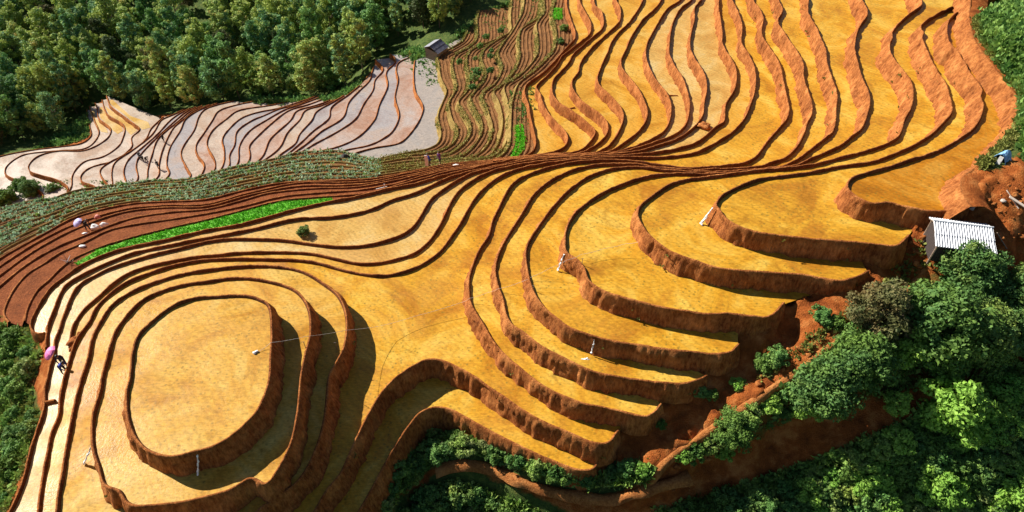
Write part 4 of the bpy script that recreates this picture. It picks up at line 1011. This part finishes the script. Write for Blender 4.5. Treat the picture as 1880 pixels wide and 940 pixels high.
person((g.x, g.y, g.z+.1), math.radians(200), 'person in blue carrying a pale board across the brown steps', M_blue, M_black, .25, 'down')
bm = bmesh.new(); box(bm, (0, 0, .7), (.35, .05, 1.4)); box(bm, (0, .04, .7), (.05, .03, 1.35)); tag(bm_obj('board', bm, M_white), 'pale upright board beside the person in blue', 'board').location = (g.x-.35, g.y, g.z+.1)
g = on(808, 302, -9.9)
person((g.x, g.y, g.z+.1), math.radians(-120), 'person in a purple top standing right of the person in blue', M_purple, M_black, .15, 'down')
for px, py, l in ((259, 294, 'stooping person in dark clothes, left of the three planting the pale paddy'), (264, 296, 'stooping person in dark clothes, middle of the three planting the pale paddy'), (270, 298, 'stooping person in dark clothes, right of the three planting the pale paddy')):
    g = on(px, py, zQ[19]+0); person((g.x, g.y, g.z), random.random()*6, l, M_black, M_black, 1.0, 'work', 'planters in the pale valley paddy')
g = on(302, 262, zQ[17]); person((g.x, g.y, g.z), 1.2, 'lone dark figure walking in a pale valley paddy', M_black, M_black, .2, 'down')
g = on(293, 311, zQ[17]); person((g.x, g.y, g.z), 2.2, 'dark figure bending at the lower edge of the pale valley paddies', M_black, M_black, .9, 'work')

# ------------------------------------------------------------------ small things
def lump(name, loc, s, mat, label, cat, group=None, seed=0, sub=3, amp=.25):
    bm = bmesh.new(); bmesh.ops.create_icosphere(bm, subdivisions=sub, radius=1)
    for q in bm.verts:
        k = 1+amp*float(fbm(q.co.x*1.7+seed*3.1+5, q.co.y*1.7+q.co.z*1.3+seed, 3)); q.co = Vector((q.co.x*s[0]*k, q.co.y*s[1]*k, max(q.co.z*s[2]*k, -s[2]*.5)))
    o = bm_obj(name, bm, mat, None, True); o.location = loc
    return tag(o, label, cat, group)
g = on(176, 420, -8.0)
lump('sack', (g.x, g.y, g.z+.2), (.42, .30, .30), M_white, 'large bulging white sack beside the lilac umbrella', 'sack', seed=1, amp=.5)
lump('sack', (g.x+.7, g.y+.35, g.z+.2), (.36, .26, .26), M_white, 'second white sack, just right of the bulging one', 'sack', seed=2, amp=.5)
g = on(157, 429, -8.0); lump('plastic_bag', (g.x, g.y, g.z+.05), (.30, .14, .06), M_white, 'flat white bag lying left of the farmer under the lilac umbrella', 'bag', seed=3)
g = on(180, 400, -9.0); lump('cloth_bundle', (g.x, g.y, g.z+.12), (.28, .24, .2), M_redc, 'faded red cloth bundle dropped on the ploughed steps', 'bundle', seed=4, amp=.8)
g = on(152, 453, -6.0); lump('bag', (g.x, g.y, g.z+.08), (.32, .16, .1), M_white, 'small pale bag lying on the lowest red field above the seedbed', 'bag', seed=5)
g = ground(654, 303); lump('sack', (g.x, g.y, g.z+.25), (.35, .28, .26), M_white, 'white sack lying on the green crop slope', 'sack', seed=6)
g = ground(636, 298); lump('dead_bush', (g.x, g.y, g.z+.4), (.7, .6, .5), M_black, 'dark burnt bush stump on the green crop slope', 'stump', seed=7, amp=1.4)
g = on(837, 306, -8.6); lump('bag', (g.x, g.y, g.z+.15), (.35, .2, .14), M_white, 'white bag on the red banks near the person in purple', 'bag', seed=8)
for px, py, l in ((1838, 375, 'pale boulder on the red slope above the hut'), (1782, 386, 'white stone by the end of the topmost paddy')):
    g = ground(px, py); lump('boulder', (g.x, g.y, g.z+.05), (.17, .14, .11), M_stone, l, 'boulder', seed=px, amp=.6)
r = np.random.default_rng(99)
for i in range(150):
    zx = [P("1790,330 1880,330 1880,440 1830,440 1790,400"), P("1680,430 1700,430 1710,490 1640,530 1650,470"), P("1400,640 1560,600 1500,680 1380,730"), P("1200,840 1330,790 1280,900 1190,920")][i % 4]
    while True:
        a = zx[:, 0].min()+np.ptp(zx[:, 0])*r.random(); b_ = zx[:, 1].min()+np.ptp(zx[:, 1])*r.random()
        if inpoly(np.array([a]), np.array([b_]), zx)[0]: break
    g = ground(a, b_); s = .04+.17*r.random()**3
    lump('clod', (g.x, g.y, g.z), (s*1.2, s, s*.8), M_soil, 'clod of red earth lying on the slope around the terrace ends', 'clod', 'clods of red earth on the slope', seed=i, sub=2, amp=1.2)
# blue tarp shelter
g = ground(1836, 296)
root = empty('tarp_shelter', (g.x, g.y, g.z-.05), math.radians(35)); tag(root, 'small shelter draped in blue and white tarpaulin at the foot of the green hill', 'shelter')
bm = bmesh.new(); n_ = 10; rows = []
for i in range(n_+1):
    t = i/n_; x = -.55+1.1*t; sag = -.05*math.sin(math.pi*t)+.04*math.sin(t*17)
    rows.append([bm.verts.new((x+.05*math.sin(9*t), y+.05*math.sin(t*11+y*4), z+sag*(.3+z))) for y, z in ((-.62, .05), (-.42, .45), (-.18, .82), (0, .95), (.2, .80), (.42, .42), (.58, .06))])
for a, b_ in zip(rows, rows[1:]):
    for k in range(6): bm.faces.new((a[k], a[k+1], b_[k+1], b_[k]))
root.scale = (.8, .8, .8)
bm_obj('tarpaulin', bm, M_tarp, root)
bm = bmesh.new(); box(bm, (-.62, -.1, .4), (.03, .3, .8)); bm_obj('white_flap', bm, M_white, root)
for x, y in ((-.5, -.4), (-.5, .4), (.5, -.4), (.5, .4)):
    bm = bmesh.new(); tube(bm, [(x, y, -.2), (x, y*.6, .5)], .025, n=5); bm_obj('pole', bm, M_wood, root)
# plank on the slope
def plank(a, b_, za, zb, w_, label, mat=M_plankp):
    pa = ground(*a); pb = ground(*b_); pa.z += za; pb.z += zb; d = pb-pa; L_ = d.length
    bm = bmesh.new(); box(bm, (0, 0, 0), (L_, w_, .04)); bmesh.ops.bevel(bm, geom=bm.edges[:], offset=.006, segments=1)
    o = bm_obj('plank', bm, mat); o.location = (pa+pb)/2; o.rotation_euler = d.to_track_quat('X', 'Z').to_euler(); return tag(o, label, 'plank')
plank((1850, 366), (1876, 387), .12, .12, .22, 'wide pale plank lying on the red slope above the hut')
plank((1846, 352), (1868, 386), .05, .05, .05, 'thin pale batten beside the wide plank on the red slope')
plank((1703, 432), (1690, 452), .25, .05, .06, 'split bamboo pole leaning at the left end of the white roofed hut')
plank((1822, 440), (1845, 462), .45, .05, .08, 'dark prop leaning from the right corner of the white roofed hut', M_wood)
# irrigation hose strung across the fields on sticks
M_hose = plain('pale_hose', (.50, .44, .38), .6)
nodes = [(470, 648, 3.95), (497, 629, 4.15), (560, 618, 3.6), (637, 606, 1.9), (700, 598, .85), (760, 581, .6), (848, 555, .75), (861, 548, 1.45), (895, 537, 1.95), (915, 530, 2.55), (950, 520, 3.05), (979, 507, 3.75), (1010, 492, 4.2), (1040, 478, 4.8), (1068, 467, 5.1), (1110, 456, 5.15), (1150, 447, 5.4), (1172, 444, 5.9)]
pp = [on(*n_) for n_ in nodes]; fine_ = []
for a, b_ in zip(pp, pp[1:]):
    for k in range(5): t = k/5; q = a.lerp(b_, t); q.z -= .06*math.sin(math.pi*t); fine_.append(q)
fine_.append(pp[-1])
bm = bmesh.new(); tube(bm, fine_, .010, n=5); tag(bm_obj('water_hose', bm, M_hose), 'thin pale irrigation hose strung from the knoll top across the saddle to the lobes', 'hose')
for px, py, z0, ztop, l in ((618, 640, 1.35, 1.95, 'stick holding the hose on the outer ring of the knoll'), (561, 640, 2.65, 3.3, 'stick holding the hose on the second ring of the knoll'), (979, 533, 3.45, 3.9, 'stick holding the hose at the third lobe of terraces'), (1068, 486, 4.6, 5.15, 'stick holding the hose at the fourth lobe of terraces')):
    g = on(px, py, z0); bm = bmesh.new(); tube(bm, [(0, 0, -.1), (.02, 0, .35), (.0, .02, ztop-z0)], .02, n=5); tube(bm, [(-.1, 0, ztop-z0-.02), (.1, 0, ztop-z0+.02)], .012, n=4); o = bm_obj('support_stick', bm, M_wood); o.location = g; tag(o, l, 'stick')
# stakes and the crossed marker pole
g = on(125, 484, -5.0)
for i in range(6):
    bm = bmesh.new(); a = i*1.1; tube(bm, [(0, 0, 0), (math.cos(a)*.6, math.sin(a)*.5, .35+.1*(i % 3))], .035, .02, 5); o = bm_obj('dry_branch', bm, M_white if i % 2 else M_wood); o.location = (g.x+.1*i-.2, g.y+.05*i, g.z+.05); tag(o, 'bleached dry branch in the heap at the end of the green seedbed', 'branch', 'dry branches heaped by the seedbed')
g = on(706, 352, -5.0); root = empty('marker_cross', g); tag(root, 'crossed pale marker pole standing on the red steps above the seedbed', 'marker')
bm = bmesh.new(); tube(bm, [(0, 0, 0), (.08, 0, .9)], .035, n=6); bm_obj('pole', bm, M_white, root)
bm = bmesh.new(); tube(bm, [(-.75, 0, .30), (.3, 0, .62)], .03, n=6); bm_obj('crossbar', bm, M_white, root)
# water spilling through the bunds, and the wet notches
mw, nt, b = nmat('spilling_water'); v = posv(nt)
nt.links.new(ramp(nt, noise(nt, v, 9, 4, .7), [(.2, (.78, .74, .68)), (.5, (.92, .92, .92))]), b.inputs['Base Color']); b.inputs['Roughness'].default_value = .2; b.inputs['Alpha'].default_value = 1
def spill(a, b_, za, zb, w_, label, seed):
    pa = on(a[0], a[1], za); pb = on(b_[0], b_[1], zb); r_ = np.random.default_rng(seed); bm = bmesh.new(); d = pb-pa
    sd = Vector((d.y, -d.x, 0)); sd = sd.normalized() if sd.length > .01 else Vector((1, 0, 0)); rows = []
    nrm = d.cross(sd).normalized(); nrm = nrm if nrm.z > 0 else -nrm
    for i in range(13):
        t = i/12; c = pa.lerp(pb, t)+nrm*(.02+.03*r_.random()); ww = w_*(.2+.3*t+.4*r_.random()*t)
        rows.append([bm.verts.new(c+sd*(ww*(k-2)/2+.03*r_.normal())+nrm*(-.05 if k in (0, 4) else .03*r_.random())) for k in range(5)])
    for p_, q_ in zip(rows, rows[1:]):
        for k in range(4): bm.faces.new((p_[k], p_[k+1], q_[k+1], q_[k]))
    return tag(bm_obj('water_spill', bm, mw), label, 'water spill')
spill((1309, 381), (1286, 411), 6.95, 5.8, .13, 'white water spilling down the bank of the sixth lobe near the top', 1)
spill((1036, 466), (1024, 497), 4.65, 3.5, .10, 'white water trickling down the notch in the fourth lobe bank', 2)
spill((1091, 624), (1086, 648), 3.5, 2.5, .04, 'thin white trickle down the third lobe bank', 3)
spill((168, 822), (154, 852), 2.7, 1.4, .12, 'white water falling from the knoll second ring at the lower left', 4)
spill((363, 834), (364, 872), 3.9, 2.7, .06, 'thin trickle down the dark lower bank of the knoll top', 5)
g = on(469, 647, 3.9); lump('water_jet', (g.x, g.y, g.z+.05), (.16, .12, .07), mw, 'white bubbling water at the hose end on the knoll top', 'water jet', seed=41, amp=1.0)
g = on(1075, 659, 2.3); lump('water_splash', (g.x, g.y, g.z), (.2, .10, .02), mw, 'pale splash of water under the thin trickle on the second lobe', 'water splash', seed=42, amp=1.5)
# earth pit box beside the couple and cross bunds
def xbund(pts, z, w_=.10, h_=.14, seed=0):
    wv = path(P(pts), z, ds=.12); nr = normals(wv, False); n_ = len(wv); jit = 1+.6*vnoise(np.arange(n_)*.6, seed+.5)
    Vx = np.vstack([np.c_[wv[:, :2]+nr*(o_*w_*jit)[:, None], np.full(n_, z)+zz*h_*jit] for o_, zz in ((-1, -.2), (-.5, .8), (0, 1), (.5, .8), (1, -.2))])
    i = np.arange(n_-1); Fx = np.vstack([np.stack([k*n_+i, (k+1)*n_+i, (k+1)*n_+i+1, k*n_+i+1], 1) for k in range(4)])
    tag(mesh_np('cross_bund', Vx, Fx[:, ::-1], M_soil), kind='structure')
xbund("84,741 92,739 102,737", -2.0, .14, .2, 1)
xbund("1221,177 1232,176 1244,176", -4.0, .08, .12, 2)
xbund("1042,201 1050,199 1055,198", -8.0, .12, .15, 3)
xbund("130,630 137,630 143,629 146,612", -1.0, .15, .25, 5)
lump('earth_heap', on(1292, 232, -1.9), (.55, .45, .3), M_soil, 'heap of dug red earth where the upper fields meet the banks', 'earth heap', seed=51, amp=1.0)
lump('earth_heap', on(137, 628, -.9), (.35, .5, .25), M_soil, 'small heap of red earth above the pink umbrella', 'earth heap', seed=52, amp=1.0)
# yellow tips of the far paddies: their reflection painted on as thin coloured sheets
for s_, k in (("165,207 173,201 176,217 196,237 198,244 186,242 176,230 170,215", 26), ("181,198 187,196 197,214 222,229 226,240 216,246 203,236 184,216", 25), ("192,194 197,198 223,215 242,230 252,240 240,248 231,238 228,228 200,211", 24), ("199,186 206,182 216,192 240,213 272,224 276,234 262,238 247,226 228,210 205,193", 23)):
    q = P(s_); w_ = bp(q[:, 0], q[:, 1], zQ[k]+.02); Vf, Ff = fill(w_[:, :2], zQ[k]+.02); tag(mesh_np('yellow_tip_reflection', Vf, Ff, M_yellow), kind='structure')
